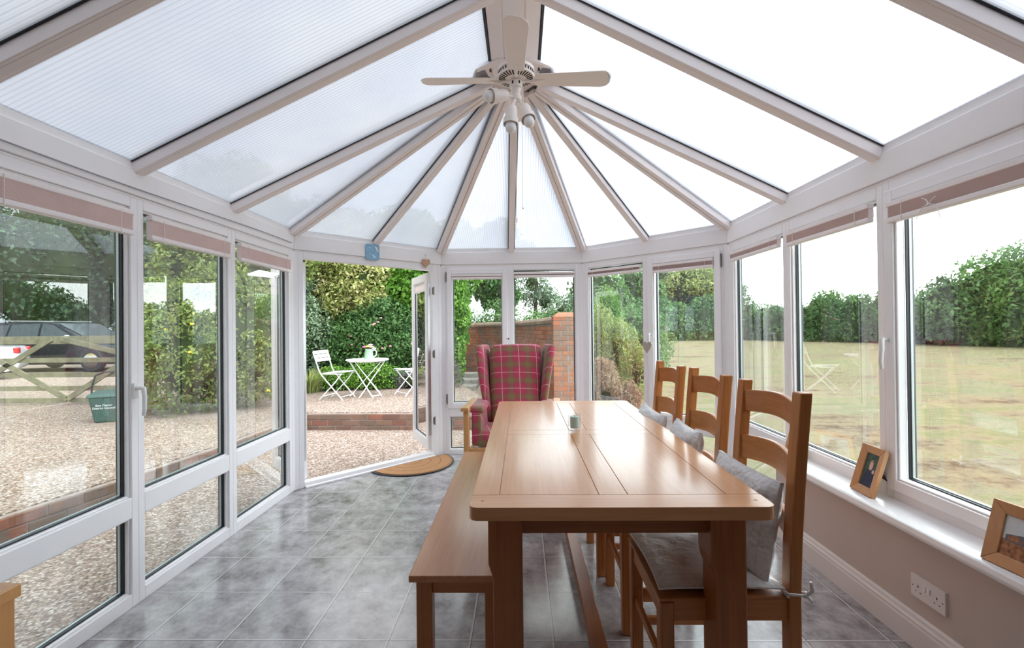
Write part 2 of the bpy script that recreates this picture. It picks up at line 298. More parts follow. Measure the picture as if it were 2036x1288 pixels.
# ---------------------------------------------------------------- object helpers
def meta(o, label=None, cat=None, group=None, kind=None):
    if label: o['label'] = label
    if cat: o['category'] = cat
    if group: o['group'] = group
    if kind: o['kind'] = kind
    return o
def thing(name, loc=(0, 0, 0), rz=0.0, label=None, cat=None, group=None, kind=None, rot=None):
    o = bpy.data.objects.new(name, None); COL.objects.link(o); o.empty_display_size = 0.1
    o.location = loc; o.rotation_euler = rot if rot else (0, 0, rz)
    return meta(o, label, cat, group, kind)
def pmat(o):
    m = Matrix.Translation(o.location) @ o.rotation_euler.to_matrix().to_4x4()
    return (pmat(o.parent) @ m) if o.parent else m
def copy_tree(o, parent=None):
    c = o.copy(); COL.objects.link(c)
    if parent: c.parent = parent
    for ch in list(o.children): copy_tree(ch, c)
    return c
class MB:
    def __init__(s): s.v = []; s.f = []; s.m = []; s.r = []; s.xf = None
    def add(s, vs, fs, mi=0, rnd=None):
        b = len(s.v)
        if s.xf is not None: vs = [s.xf @ Vector(p) for p in vs]
        s.v += [tuple(p) for p in vs]
        r = random.random() if rnd is None else rnd
        for f in fs: s.f.append([b + i for i in f]); s.m.append(mi); s.r.append(r)
    def hexa(s, p, mi=0, rnd=None):   # p: bottom 4 ccw then top 4
        s.add(p, [(3, 2, 1, 0), (4, 5, 6, 7), (0, 1, 5, 4), (1, 2, 6, 5), (2, 3, 7, 6), (3, 0, 4, 7)], mi, rnd)
    def box(s, x0, x1, y0, y1, z0, z1, mi=0, rnd=None):
        if x0 > x1: x0, x1 = x1, x0
        if y0 > y1: y0, y1 = y1, y0
        s.hexa([(x0, y0, z0), (x1, y0, z0), (x1, y1, z0), (x0, y1, z0), (x0, y0, z1), (x1, y0, z1), (x1, y1, z1), (x0, y1, z1)], mi, rnd)
    def beam(s, a, b, w, h, mi=0, upv=(0, 0, 1), rnd=None, w2=None, h2=None):
        a, b = Vector(a), Vector(b); d = (b - a).normalized(); u = Vector(upv)
        x = d.cross(u)
        if x.length < 1e-4: x = d.cross(Vector((1, 0, 0)))
        x.normalize(); y = x.cross(d).normalized()
        w2 = w if w2 is None else w2; h2 = h if h2 is None else h2
        P = []
        for c, ww, hh in ((a, w, h), (b, w2, h2)):
            P += [c - x * ww / 2 - y * hh / 2, c + x * ww / 2 - y * hh / 2, c + x * ww / 2 + y * hh / 2, c - x * ww / 2 + y * hh / 2]
        s.hexa(P, mi, rnd)
    def tube(s, pts, r, n=8, mi=0, cap=True, rnd=None):
        pts = [Vector(p) for p in pts]; rs = r if isinstance(r, (list, tuple)) else [r] * len(pts)
        V = []; Fc = []; prev = None
        for i, p in enumerate(pts):
            d = (pts[min(i + 1, len(pts) - 1)] - pts[max(i - 1, 0)]).normalized()
            if prev is None:
                x = d.cross(Vector((0, 0, 1)))
                if x.length < 1e-3: x = d.cross(Vector((1, 0, 0)))
            else: x = prev - d * prev.dot(d)
            x.normalize(); prev = x; y = d.cross(x)
            for k in range(n):
                a = 2 * PI * k / n; V.append(p + (x * math.cos(a) + y * math.sin(a)) * rs[i])
        for i in range(len(pts) - 1):
            for k in range(n):
                k2 = (k + 1) % n; Fc.append((i * n + k, i * n + k2, (i + 1) * n + k2, (i + 1) * n + k))
        if cap: Fc.append(tuple(range(n))[::-1]); Fc.append(tuple((len(pts) - 1) * n + k for k in range(n)))
        s.add(V, Fc, mi, rnd)
    def lathe(s, prof, c=(0, 0, 0), n=24, mi=0, ax=None, rnd=None):
        V = []; Fc = []; c = Vector(c)
        if ax is None: R = Matrix.Identity(3)
        else: R = Vector(ax).to_track_quat('Z', 'Y').to_matrix()
        for (r, z) in prof:
            for k in range(n):
                a = 2 * PI * k / n; V.append(c + R @ Vector((r * math.cos(a), r * math.sin(a), z)))
        for i in range(len(prof) - 1):
            for k in range(n):
                k2 = (k + 1) % n; Fc.append((i * n + k, i * n + k2, (i + 1) * n + k2, (i + 1) * n + k))
        if prof[0][0] > 1e-5: Fc.append(tuple(range(n))[::-1])
        if prof[-1][0] > 1e-5: Fc.append(tuple((len(prof) - 1) * n + k for k in range(n)))
        s.add(V, Fc, mi, rnd)
    def ball(s, c, r, n=12, mi=0, rnd=None):
        rr = r if isinstance(r, (tuple, list)) else (r, r, r)
        V = []; Fc = []; m = n // 2
        for i in range(m + 1):
            t = PI * i / m
            for k in range(n):
                a = 2 * PI * k / n
                V.append((c[0] + rr[0] * math.sin(t) * math.cos(a), c[1] + rr[1] * math.sin(t) * math.sin(a), c[2] - rr[2] * math.cos(t)))
        for i in range(m):
            for k in range(n):
                k2 = (k + 1) % n; Fc.append((i * n + k, i * n + k2, (i + 1) * n + k2, (i + 1) * n + k))
        s.add(V, Fc, mi, rnd)
    def prism(s, poly, f, d0, d1, mi=0, rnd=None):
        """poly: 2D points; f(a,b,d)->3D"""
        n = len(poly); V = [f(a, b, d0) for a, b in poly] + [f(a, b, d1) for a, b in poly]
        Fc = [tuple(range(n))[::-1], tuple(range(n, 2 * n))] + [(i, (i + 1) % n, n + (i + 1) % n, n + i) for i in range(n)]
        s.add(V, Fc, mi, rnd)
    def build(s, name, mats, parent=None, world=False, bevel=0, seg=2, smooth=False, sub=0, kind=None, fixn=True):
        me = bpy.data.meshes.new(name)
        vs = s.v
        if world and parent is not None:
            im = pmat(parent).inverted(); vs = [tuple(im @ Vector(p)) for p in vs]
        me.from_pydata(vs, [], s.f)
        if not isinstance(mats, (list, tuple)): mats = [mats]
        for m in mats: me.materials.append(m)
        me.polygons.foreach_set('material_index', s.m)
        at = me.attributes.new('rnd', 'FLOAT', 'FACE'); at.data.foreach_set('value', s.r)
        if fixn:
            bm = bmesh.new(); bm.from_mesh(me); bmesh.ops.recalc_face_normals(bm, faces=bm.faces); bm.to_mesh(me); bm.free()
        if smooth: me.polygons.foreach_set('use_smooth', [True] * len(me.polygons))
        o = bpy.data.objects.new(name, me); COL.objects.link(o)
        if parent is not None: o.parent = parent
        if bevel:
            b = o.modifiers.new('bevel', 'BEVEL'); b.width = bevel; b.segments = seg; b.limit_method = 'ANGLE'; b.angle_limit = 0.6
        if sub:
            q = o.modifiers.new('sub', 'SUBSURF'); q.levels = sub; q.render_levels = sub
        if smooth and not sub:
            try: me.set_sharp_from_angle(angle=0.7)
            except Exception: pass
        if kind: o['kind'] = kind
        return o

# ================================================================= SETTING: plan of the room
XL, XR, Y1, Y2 = -1.78, 1.605, 3.565, 4.56
P = [(XL, -0.45), (XL, Y1), (-0.79, Y2), (0.615, Y2), (XR, Y1), (XR, -0.45)]
EAVE, RIDGE_X, BOSS_Y = 2.0, -0.02, 2.84
class Facet:
    def __init__(s, a, b):
        s.a = Vector((*a, 0)); d = Vector((*b, 0)) - s.a; s.len = d.length; s.u = d.normalized(); s.w = Vector((-s.u.y, s.u.x, 0))
    def __call__(s, u, w, z): return s.a + s.u * u + s.w * w + Vector((0, 0, z))
FAC = [Facet(P[i], P[i + 1]) for i in range(5)]
def fbox(mb, f, u0, u1, w0, w1, z0, z1, mi=0):
    mb.hexa([f(u0, w0, z0), f(u1, w0, z0), f(u1, w1, z0), f(u0, w1, z0), f(u0, w0, z1), f(u1, w0, z1), f(u1, w1, z1), f(u0, w1, z1)], mi)
def offset_poly(pts, w):
    out = []
    for i in range(len(pts)):
        if i == 0: f = FAC[0]; out.append(f(0, w, 0))
        elif i == len(pts) - 1: f = FAC[-1]; out.append(f(f.len, w, 0))
        else:
            n1, n2 = FAC[i - 1].w, FAC[i].w; m = (n1 + n2).normalized()
            out.append(Vector((*pts[i], 0)) + m * (w / m.dot(n1)))
    return out
O_IN, O_OUT = offset_poly(P, -0.012), offset_poly(P, 0.11)
NAMES = ['left', 'garden_door', 'back', 'right_bay', 'right']
# eaves fascia, one length per facet
for i in range(5):
    mb = MB(); a, b, c, d = O_IN[i], O_IN[i + 1], O_OUT[i + 1], O_OUT[i]
    for z0, z1, dw in ((1.885, 2.005, 0.0), (1.872, 1.885, 0.010)):
        n = FAC[i].w * dw
        q = [a + n, b + n, c, d]
        mb.hexa([Vector((p.x, p.y, z0)) for p in q] + [Vector((p.x, p.y, z1)) for p in q])
    mb.build('trim_%d' % (i + 1), UPVC, bevel=0.004, kind='structure')
# corner posts
for i in range(1, 5):
    mb = MB(); p = Vector((*P[i], 0)); m = (FAC[i - 1].w + FAC[i].w).normalized()
    n1, n2 = FAC[i - 1], FAC[i]; k = 0.035
    pts = [p - n1.u * k, p - m * 0.004, p + n2.u * k, p + n2.u * k + n2.w * 0.075, p + m * 0.085, p - n1.u * k + n1.w * 0.075]
    mb.prism([(q.x, q.y) for q in pts], lambda a, b, d: (a, b, d), 0.0, 1.875)
    mb.build('trim_%d' % (i + 5), UPVC, bevel=0.003, kind='structure')

def ring(mb, f, u0, u1, z0, z1, tu, tz0, tz1, w0, w1, mi=0):
    fbox(mb, f, u0, u0 + tu, w0, w1, z0, z1, mi); fbox(mb, f, u1 - tu, u1, w0, w1, z0, z1, mi)
    fbox(mb, f, u0 + tu, u1 - tu, w0, w1, z0, z0 + tz0, mi); fbox(mb, f, u0 + tu, u1 - tu, w0, w1, z1 - tz1, z1, mi)
def glaze(f, u0, u1, z0, z1, parent, wc=0.040):
    """bead, black gasket and spacer round a sealed unit, and the pane itself"""
    mb = MB(); ring(mb, f, u0, u1, z0, z1, 0.006, 0.006, 0.006, wc - 0.010, wc + 0.022, 0)
    ring(mb, f, u0 + 0.006, u1 - 0.006, z0 + 0.006, z1 - 0.006, 0.003, 0.003, 0.003, wc + 0.002, wc + 0.012, 1)
    mb.build('gasket', [GASK, SPACER], parent, True)
    mb = MB(); fbox(mb, f, u0 + 0.003, u1 - 0.003, wc, wc + 0.014, z0 + 0.003, z1 - 0.003)
    mb.build('glass_pane', GLASS, parent, True)
def handle(f, u, z, parent, side=-1, flip=1):
    mb = MB(); fbox(mb, f, u - 0.014, u + 0.014, -0.014, -0.004, z - 0.035, z + 0.035)
    mb.tube([f(u, -0.012, z + 0.012), f(u, -0.045, z + 0.012)], 0.010, 10)
    mb.tube([f(u, -0.045, z + 0.016), f(u + 0.004 * flip, -0.048, z - 0.03), f(u, -0.050, z - 0.085), f(u, -0.046, z - 0.115)], [0.011, 0.010, 0.009, 0.008], 10)
    return mb.build('handle', HANDLE, parent, True, bevel=0.002, smooth=True)
def hinge(f, u, z, parent, h=0.05):
    mb = MB(); mb.tube([f(u, -0.012, z - h), f(u, -0.012, z + h)], 0.007, 8); fbox(mb, f, u - 0.012, u + 0.004, -0.006, 0.0, z - h * 0.8, z + h * 0.8)
    return mb.build('hinge', HINGEM, parent, True)
WN = [0]
FT = 0.036
def window(fi, u0, u1, rows, sash=None, hnd=None, hng=None, top=1.875, bot=0.0, fl=FT, fr=FT):
    """rows: (z0, z1) glass bands; sash: index of row with an opening casement"""
    WN[0] += 1; f = FAC[fi]; c = f((u0 + u1) / 2, 0.03, bot)
    t = thing('window_%d' % WN[0], c, kind='structure')
    mb = MB(); fbox(mb, f, u0, u0 + fl, 0, 0.07, bot, top); fbox(mb, f, u1 - fr, u1, 0, 0.07, bot, top)
    zs = [bot] + [z for r in rows for z in r] + [top]
    for k in range(0, len(zs), 2):
        a, b = zs[k], zs[k + 1]
        fbox(mb, f, u0 + fl, u1 - fr, 0, 0.07, a, b)
    # stepped inner beads
    for (a, b) in rows:
        ring(mb, f, u0 + fl, u1 - fr, a, b, 0.008, 0.008, 0.008, 0.012, 0.03)
    mb.build('frame', UPVC, t, True, bevel=0.003)
    for k, (a, b) in enumerate(rows):
        g0, g1, h0, h1 = u0 + fl + 0.008, u1 - fr - 0.008, a + 0.008, b - 0.008
        if sash == k:
            mb = MB(); S = 0.048
            ring(mb, f, u0 + fl - 0.012, u1 - fr + 0.012, a - 0.014, b + 0.014, S, S, S, -0.018, 0.012)
            ring(mb, f, u0 + fl - 0.012 + S, u1 - fr + 0.012 - S, a - 0.014 + S, b + 0.014 - S, 0.008, 0.008, 0.008, -0.008, 0.028)
            mb.build('sash', UPVC, t, True, bevel=0.004)
            g0, g1, h0, h1 = u0 + fl + S - 0.006, u1 - fr - S + 0.006, a + S - 0.008, b - S + 0.008
        glaze(f, g0, g1, h0, h1, t)
    if hnd: handle(f, hnd[0], hnd[1], t)
    for q in (hng or []): hinge(f, q[0], q[1], t)
    return t, f
BL = []
def blind(fi, u0, u1, ztop, zbot, label, tilt=0.0, w=-0.012, f=None):
    f = f or FAC[fi]; c = f((u0 + u1) / 2, w, zbot)
    t = thing('pleated_blind', c, label=label, cat='blind', group='pleated pink blinds gathered up at the window heads')
    mb = MB(); fbox(mb, f, u0, u1, w - 0.020, w + 0.012, ztop - 0.022, ztop); mb.build('head_rail', BLINDR, t, True, bevel=0.003)
    mb = MB(); fbox(mb, f, u0 + 0.002, u1 - 0.002, w - 0.020, w + 0.012, zbot, zbot + 0.022); mb.build('bottom_rail', BLINDR, t, True, bevel=0.004)
    mb = MB(); n = 13; za, zb = zbot + 0.022, ztop - 0.022
    pts = []
    for k in range(2 * n + 1):
        z = za + (zb - za) * k / (2 * n); pts.append((w - 0.017 if k % 2 == 0 else w - 0.010, z))
    back = [(w + 0.012, zb), (w + 0.012, za)]
    mb.prism(pts + back, lambda a, b, d: f(d, a, b), u0 + 0.004, u1 - 0.004)
    mb.build('pleated_fabric', BLIND, t, True)
    for q in (0.12, 0.88):
        mb = MB(); mb.tube([f(u0 + (u1 - u0) * q, w - 0.022, ztop - 0.01), f(u0 + (u1 - u0) * q, w - 0.022, zbot - 0.004)], 0.0012, 5)
        mb.build('cord', BLINDR, t, True)
    return t

# ---- left wall windows
LU = lambda y: y + 0.45
LM = [1.40, 2.10, 2.80, Y1 - 0.035]
for k in range(len(LM) - 1):
    a, b = LM[k], LM[k + 1]
    window(0, LU(a), LU(b), [(0.06, 0.405), (0.50, 1.828)], sash=None,
           hnd=((LU(b) - FT + 0.012, 0.985) if abs(a - 1.40) < .01 else None))
LB = ['pink pleated blind above the big near left window overlooking the gate', 'pink pleated blind above the second left window, over the yellow-flowered bush', 'pink pleated blind above the narrow left window next to the garden door']
for k, (a, b) in enumerate(((1.40, 2.10), (2.10, 2.80), (2.80, Y1 - 0.035))):
    blind(0, LU(a) + FT + 0.012, LU(b) - FT - 0.012, 1.806, 1.692, LB[k])
# ---- door facet: frame only, opening with two leaves
f = FAC[1]; DL = f.len
t = thing('door_1', f(DL / 2, 0.03, 0), kind='structure')
mb = MB(); fbox(mb, f, 0.035, 0.075, 0, 0.075, 0, 1.875); fbox(mb, f, DL - 0.10, DL - 0.035, 0, 0.075, 0, 1.875)
fbox(mb, f, 0.075, DL - 0.10, 0, 0.075, 1.82, 1.875); fbox(mb, f, 0.075, DL - 0.10, 0, 0.075, 0.0, 0.042)
fbox(mb, f, 0.075, DL - 0.10, -0.03, 0, 0.0, 0.016)
mb.build('door_frame', UPVC, t, True, bevel=0.003)
class LeafFacet:
    def __init__(s, o, u): s.a = Vector((*o, 0)); s.u = Vector((*u, 0)).normalized(); s.w = Vector((-s.u.y, s.u.x, 0))
    def __call__(s, u, w, z): return s.a + s.u * u + s.w * w + Vector((0, 0, z))
def leaf(f2, L, hname='door_leaf'):
    mb = MB(); ring(mb, f2, 0, L, 0.055, 1.80, 0.075, 0.095, 0.075, -0.03, 0.03)
    ring(mb, f2, 0.075, L - 0.075, 0.15, 1.725, 0.010, 0.010, 0.010, -0.014, 0.014)
    lf = mb.build(hname, UPVC, t, True, bevel=0.004)
    mb = MB(); ring(mb, f2, 0.085, L - 0.085, 0.16, 1.715, 0.006, 0.006, 0.006, -0.012, 0.012); g = mb.build('gasket', GASK, lf); g.data.transform(pmat(t).inverted())
    mb = MB(); fbox(mb, f2, 0.088, L - 0.088, -0.007, 0.007, 0.163, 1.712); g = mb.build('glass_pane', GLASS, lf); g.data.transform(pmat(t).inverted())
    mb = MB(); fbox(mb, f2, L - 0.03, L - 0.005, -0.034, -0.03, 0.3, 1.6); fbox(mb, f2, -0.004, 0.0, -0.02, 0.02, 0.2, 1.7)
    g = mb.build('lock_strip', STEEL, lf); g.data.transform(pmat(t).inverted())
    return lf
h2 = f(DL - 0.105, 0.05, 0); F2 = LeafFacet((h2.x, h2.y), (-0.335, 0.66)); leaf(F2, 0.62)
h1 = f(0.085, 0.05, 0); F1 = LeafFacet((h1.x, h1.y), (-0.72, 0.62)); leaf(F1, 0.56)
for z in (0.35, 1.0, 1.62): hinge(f, DL - 0.098, z, t, 0.04)
blind(1, 0.09, 0.53, 1.72, 1.63, 'pink pleated blind on the open right-hand garden door leaf', f=F2, w=0.0)
# ---- back facet: casement left, fixed right
fB = FAC[2]; BLn = fB.len; mU = BLn / 2 - 0.02
window(2, 0.035, mU, [(0.045, 0.375), (0.47, 1.825)], sash=1, hnd=None, hng=[(0.052, 1.76), (0.052, 0.55)])
window(2, mU, BLn - 0.035, [(0.045, 0.375), (0.45, 1.828)])
blind(2, 0.035 + FT + 0.04, mU - FT - 0.04, 1.785, 1.735, 'pink pleated blind on the back window left of the tartan armchair')
blind(2, mU + FT + 0.01, BLn - 0.035 - FT - 0.01, 1.80, 1.745, 'pink pleated blind on the back window above the tartan armchair')
mbk = MB(); fbox(mbk, fB, mU - 0.022, mU - 0.010, -0.026, -0.018, 1.13, 1.155, 0); mbk.tube([fB(mU - 0.016, -0.03, 1.142), fB(mU - 0.016, -0.018, 1.142)], 0.007, 8, 1)
# ---- right bay facet
fR = FAC[3]; RL = fR.len; mR = 0.70
window(3, 0.035, mR, [(0.045, 0.375), (0.45, 1.828)])
wR, _ = window(3, mR, RL - 0.035, [(0.045, 0.375), (0.47, 1.825)], sash=1, hnd=(mR + FT + 0.006, 1.17), hng=[(RL - 0.052, 1.76), (RL - 0.052, 0.55)])
blind(3, 0.035 + FT + 0.01, mR - FT - 0.01, 1.80, 1.735, 'pink pleated blind above the window with the feathery garden shrub')
blind(3, mR + FT + 0.04, RL - 0.035 - FT - 0.04, 1.785, 1.71, 'pink pleated blind above the window with the heart hanging on its handle')
# ---- right wall: u = Y1 - y
RU = lambda y: Y1 - y
window(4, 0.035, RU(2.80), [(0.045, 0.44), (0.545, 1.815)])
SILLZ = 0.50
RM = [2.80, 2.06, 1.25]
for k in range(2):
    window(4, RU(RM[k]), RU(RM[k + 1]), [(SILLZ + 0.055, 1.815)], bot=SILLZ - 0.02, sash=0 if k == 1 else None,
           hnd=((RU(RM[k]) + FT + 0.006, 1.175) if k == 1 else None))
RB = ['pink pleated blind above the right window nearest the bay corner', 'pink pleated blind above the middle right window', 'pink pleated blind with tied cord above the nearest right window']
blind(4, 0.035 + FT + 0.01, RU(2.80) - FT - 0.01, 1.80, 1.73, RB[0])
blind(4, RU(2.80) + FT + 0.01, RU(2.06) - FT - 0.01, 1.80, 1.715, RB[1])
bb = blind(4, RU(2.06) + FT + 0.02, RU(1.25) - FT - 0.02, 1.775, 1.685, RB[2])
mb = MB(); q = FAC[4](RU(1.78), -0.045, 1.71)
for dy, dz in ((0.06, -0.05), (-0.05, -0.065), (0.03, 0.03), (-0.03, 0.02)):
    mb.tube([q, q + Vector((0.004, dy * 0.5, dz * 0.3 + 0.012)), q + Vector((0, dy, dz))], 0.0016, 5)
mb.ball(q, 0.006, 8)
mb.build('tied_cord', BLINDR, bb, True)

# ---- dwarf wall, skirting, sill on the right
mb = MB(); mb.box(1.525, 1.70, -0.45, 2.80, -0.2, 0.462); mb.build('wall_right', WALLP, kind='structure')
mb = MB(); mb.prism([(1.442, 0.478), (1.447, 0.464), (1.458, 0.460), (1.62, 0.460), (1.62, 0.5), (1.458, 0.5), (1.447, 0.495)], lambda a, b, d: (a, d, b), -0.45, 2.83)
mb.build('trim_10', SILLW, bevel=0.003, kind='structure', smooth=True)
mb = MB(); mb.prism([(1.53, 0.0), (1.503, 0.0), (1.503, 0.088), (1.507, 0.096), (1.505, 0.104), (1.512, 0.112), (1.514, 0.124), (1.520, 0.130), (1.53, 0.130)], lambda a, b, d: (a, d, b), -0.45, 2.80)
mb.build('baseboard_right', SKIRT, kind='structure')
mb = MB(); mb.box(XL - 0.09, XL + 0.004, -0.45, 1.398, -0.2, 1.873); mb.build('wall_left_added', plain('house_brick_paint', (0.30, 0.24, 0.20), 0.8), kind='structure')  # unseen solid wall, added to cut side light near the camera
mb = MB(); mb.box(XR - 0.004, XR + 0.09, -0.45, 1.248, 0.502, 1.873); mb.build('wall_right', plain('house_brick_paint', (0.30, 0.24, 0.20), 0.8), kind='structure')  # likewise added out of view to block light from the right
# ---- house wall behind the camera
mb = MB(); mb.box(-2.6, 2.4, -0.70, -0.45, -0.2, 3.4); mb.build('wall_back', plain('house_brick_paint', (0.30, 0.24, 0.20), 0.8), kind='structure')
# ---- floor
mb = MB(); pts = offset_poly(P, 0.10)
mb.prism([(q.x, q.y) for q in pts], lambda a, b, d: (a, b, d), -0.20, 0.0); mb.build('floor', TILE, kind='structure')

# ================================================================= ROOF
roof = thing('ceiling', (RIDGE_X, BOSS_Y, EAVE), kind='structure')
PZ0, PZ1 = 2.045, 2.875      # panel height at eave line and at ridge
def proof(p, t, zoff=0.0):  # point on roof plane between eave p and top t
    return Vector((p.x, p.y, PZ0 + zoff)), Vector((t.x, t.y, PZ1 + zoff))
BOSS = Vector((RIDGE_X, BOSS_Y, 0))
EV = []   # (eave point, top point, kind)
for y in (-0.03, 0.68, 1.39, 2.10): EV.append((Vector((XL, y, 0)), Vector((RIDGE_X, y, 0)), 'bar'))
EV.append((Vector((XL, 2.82, 0)), BOSS, 'bar'))
def C(i): return Vector((*P[i], 0))
EV += [(C(1), BOSS, 'hip'), ((C(1) + C(2)) / 2, BOSS, 'jack'), (C(2), BOSS, 'hip'), ((C(2) + C(3)) / 2, BOSS, 'jack'), (C(3), BOSS, 'hip'), ((C(3) + C(4)) / 2, BOSS, 'jack'), (C(4), BOSS, 'hip'), (Vector((XR, 2.80, 0)), BOSS, 'bar')]
for y in (2.08, 1.37, 0.66, -0.05): EV.append((Vector((XR, y, 0)), Vector((RIDGE_X, y, 0)), 'bar'))
for (e, tp, kd) in EV:
    a, b = proof(e, tp); d = (b - a)
    if tp is BOSS or tp == BOSS: b = a + d * (1 - 0.17 / d.length); 
    else: b = a + d * (1 - 0.10 / abs(d.length))
    w, h = {'bar': (0.058, 0.060), 'hip': (0.082, 0.060), 'jack': (0.052, 0.050)}[kd]
    dn = Vector((0, 0, -1)); mb = MB()
    off = dn * (h / 2 + 0.002)
    side = d.cross(Vector((0, 0, 1))).normalized()
    if kd == 'hip':
        for sgn in (-1, 1):
            mb.beam(a + off + side * sgn * (w / 4 + 0.0015), b + off + side * sgn * (w / 4 + 0.0015) * 0.8, w / 2 - 0.003, h, 0, w2=w * 0.36)
        mb.beam(a + off * 0.8, b + off * 0.8, 0.01, h * 0.8, 0)
    else:
        mb.beam(a + off, b + off, w, h, 0)
        mb.beam(a + dn * (h + 0.002), b + dn * (h + 0.002), w * 0.6, 0.008, 0)
    for sgn in (-1, 1):
        mb.beam(a + dn * 0.006 + side * sgn * (w / 2 + 0.004), b + dn * 0.006 + side * sgn * (w / 2 + 0.004), 0.008, 0.012, 1)
    mb.beam(a + Vector((0, 0, 0.03)), b + Vector((0, 0, 0.03)), w + 0.01, 0.03, 0)
    mb.build('rafter', [ROOFW, GASK], roof, True, bevel=0.003)
# panels
def panel(pts, dirn):
    me = bpy.data.meshes.new('roof_panel'); n = (pts[1] - pts[0]).cross(pts[2] - pts[0]).normalized()
    if n.z < 0: n = -n
    im = pmat(roof).inverted()
    k = len(pts); V = [p + n * 0.002 for p in pts] + [p + n * 0.018 for p in pts]
    Fc = [tuple(range(k))[::-1], tuple(range(k, 2 * k))] + [(i, (i + 1) % k, k + (i + 1) % k, k + i) for i in range(k)]
    # one sheet: the two skins are read as a single translucent pane
    V = V[:k]; Fc = [tuple(range(k))]
    me.from_pydata([tuple(im @ p) for p in V], [], Fc); uv = me.uv_layers.new(name='UVMap')
    for li, l in enumerate(me.loops):
        p = V[l.vertex_index]; uv.data[li].uv = (p.dot(dirn), p.dot(n.cross(dirn)))
    me.materials.append(POLY if max(p.y for p in pts) > 0.70 else WALLP); o = bpy.data.objects.new('roof_panel', me); COL.objects.link(o); o.parent = roof  # panels out of view are made opaque to block light from overhead
    so = o.modifiers.new('thick', 'SOLIDIFY'); so.thickness = 0.010; so.offset = 1; so.use_even_offset = True
EVX = [(Vector((XL, -0.45, 0)), Vector((RIDGE_X, -0.45, 0)), 'bar')] + EV + [(Vector((XR, -0.45, 0)), Vector((RIDGE_X, -0.45, 0)), 'bar')]
for i in range(len(EVX) - 1):
    e0, t0, _ = EVX[i]; e1, t1, _ = EVX[i + 1]
    a0, b0 = proof(e0, t0); a1, b1 = proof(e1, t1)
    ed = (a1 - a0).normalized()
    if (t0 - t1).length < 1e-4: pts = [a0, a1, b1]
    else: pts = [a0, a1, b1, b0]
    panel(pts, ed)
mb = MB()
for i in range(5):   # sloping eave closure above fascia
    a, b = C(i), C(i + 1); n = FAC[i].w
    mb.hexa([Vector((p.x, p.y, z)) for z in (1.995, 2.045) for p in (a, b, b + n * 0.1, a + n * 0.1)])
mb.build('eave_closure', UPVC, roof, True)
# ridge
mb = MB(); rx = RIDGE_X
mb.prism([(-0.14, 2.805), (-0.13, 2.780), (-0.062, 2.765), (-0.056, 2.772), (-0.05, 2.765), (0.05, 2.765), (0.056, 2.772), (0.062, 2.765), (0.13, 2.780), (0.14, 2.805), (0.10, 2.860), (-0.10, 2.860)], lambda a, b, d: (rx + a, d, b), -0.45, BOSS_Y - 0.05)
mb.prism([(-0.150, 2.785), (-0.138, 2.785), (-0.138, 2.820), (-0.150, 2.820)], lambda a, b, d: (rx + a, d, b), -0.45, BOSS_Y - 0.1, 1)
mb.prism([(0.138, 2.785), (0.150, 2.785), (0.150, 2.820), (0.138, 2.820)], lambda a, b, d: (rx + a, d, b), -0.45, BOSS_Y - 0.1, 1)
mb.build('ridge_beam', [ROOFW, GASK], roof, True)
mb = MB(); mb.lathe([(0.02, 2.810), (0.10, 2.803), (0.22, 2.783), (0.272, 2.760), (0.285, 2.765), (0.26, 2.805), (0.12, 2.895), (0.02, 2.905)], (RIDGE_X, BOSS_Y, 0), 10)
mb.build('roof_boss', ROOFW, roof, True)

# ================================================================= CEILING FAN
FX, FY = -0.02, 2.86
def MBF():
    m = MB(); m.xf = FM; return m
FM = Matrix.Translation((-0.012, 2.50, 2.605)) @ Matrix.Scale(0.86, 4) @ Matrix.Translation((-FX, -FY, -2.795))
fan = thing('ceiling_fan', (-0.012, 2.50, 2.40), label='cream four-blade ceiling fan with three spotlights under the roof apex', cat='ceiling fan')
mb = MBF(); mb.tube([(FX, FY, 3.08), (FX, FY, 2.86)], 0.014, 12); mb.build('drop_rod', FANW, fan, True, smooth=True)
mb = MBF(); mb.lathe([(0.02, 3.04), (0.06, 3.05), (0.085, 3.085), (0.085, 3.10)], (FX, FY, 0), 28); mb.build('ceiling_rose', FANW, fan, True, smooth=True)
mb = MBF(); mb.lathe([(0.03, 2.875), (0.085, 2.87), (0.115, 2.862), (0.118, 2.842), (0.110, 2.838), (0.110, 2.822), (0.118, 2.818), (0.115, 2.806), (0.062, 2.794), (0.02, 2.79)], (FX, FY, 0), 40)
for k in range(32):
    a = 2 * PI * k / 32; c, s_ = math.cos(a), math.sin(a)
    mb.beam((FX + c * 0.070, FY + s_ * 0.070, 2.7965), (FX + c * 0.108, FY + s_ * 0.108, 2.8035), 0.007, 0.004, 1)
    mb.beam((FX + c * 0.1115, FY + s_ * 0.1115, 2.824), (FX + c * 0.1115, FY + s_ * 0.1115, 2.837), 0.008, 0.006, 1)
mb.build('motor_housing', [FANW, DARKV], fan, True, smooth=True)
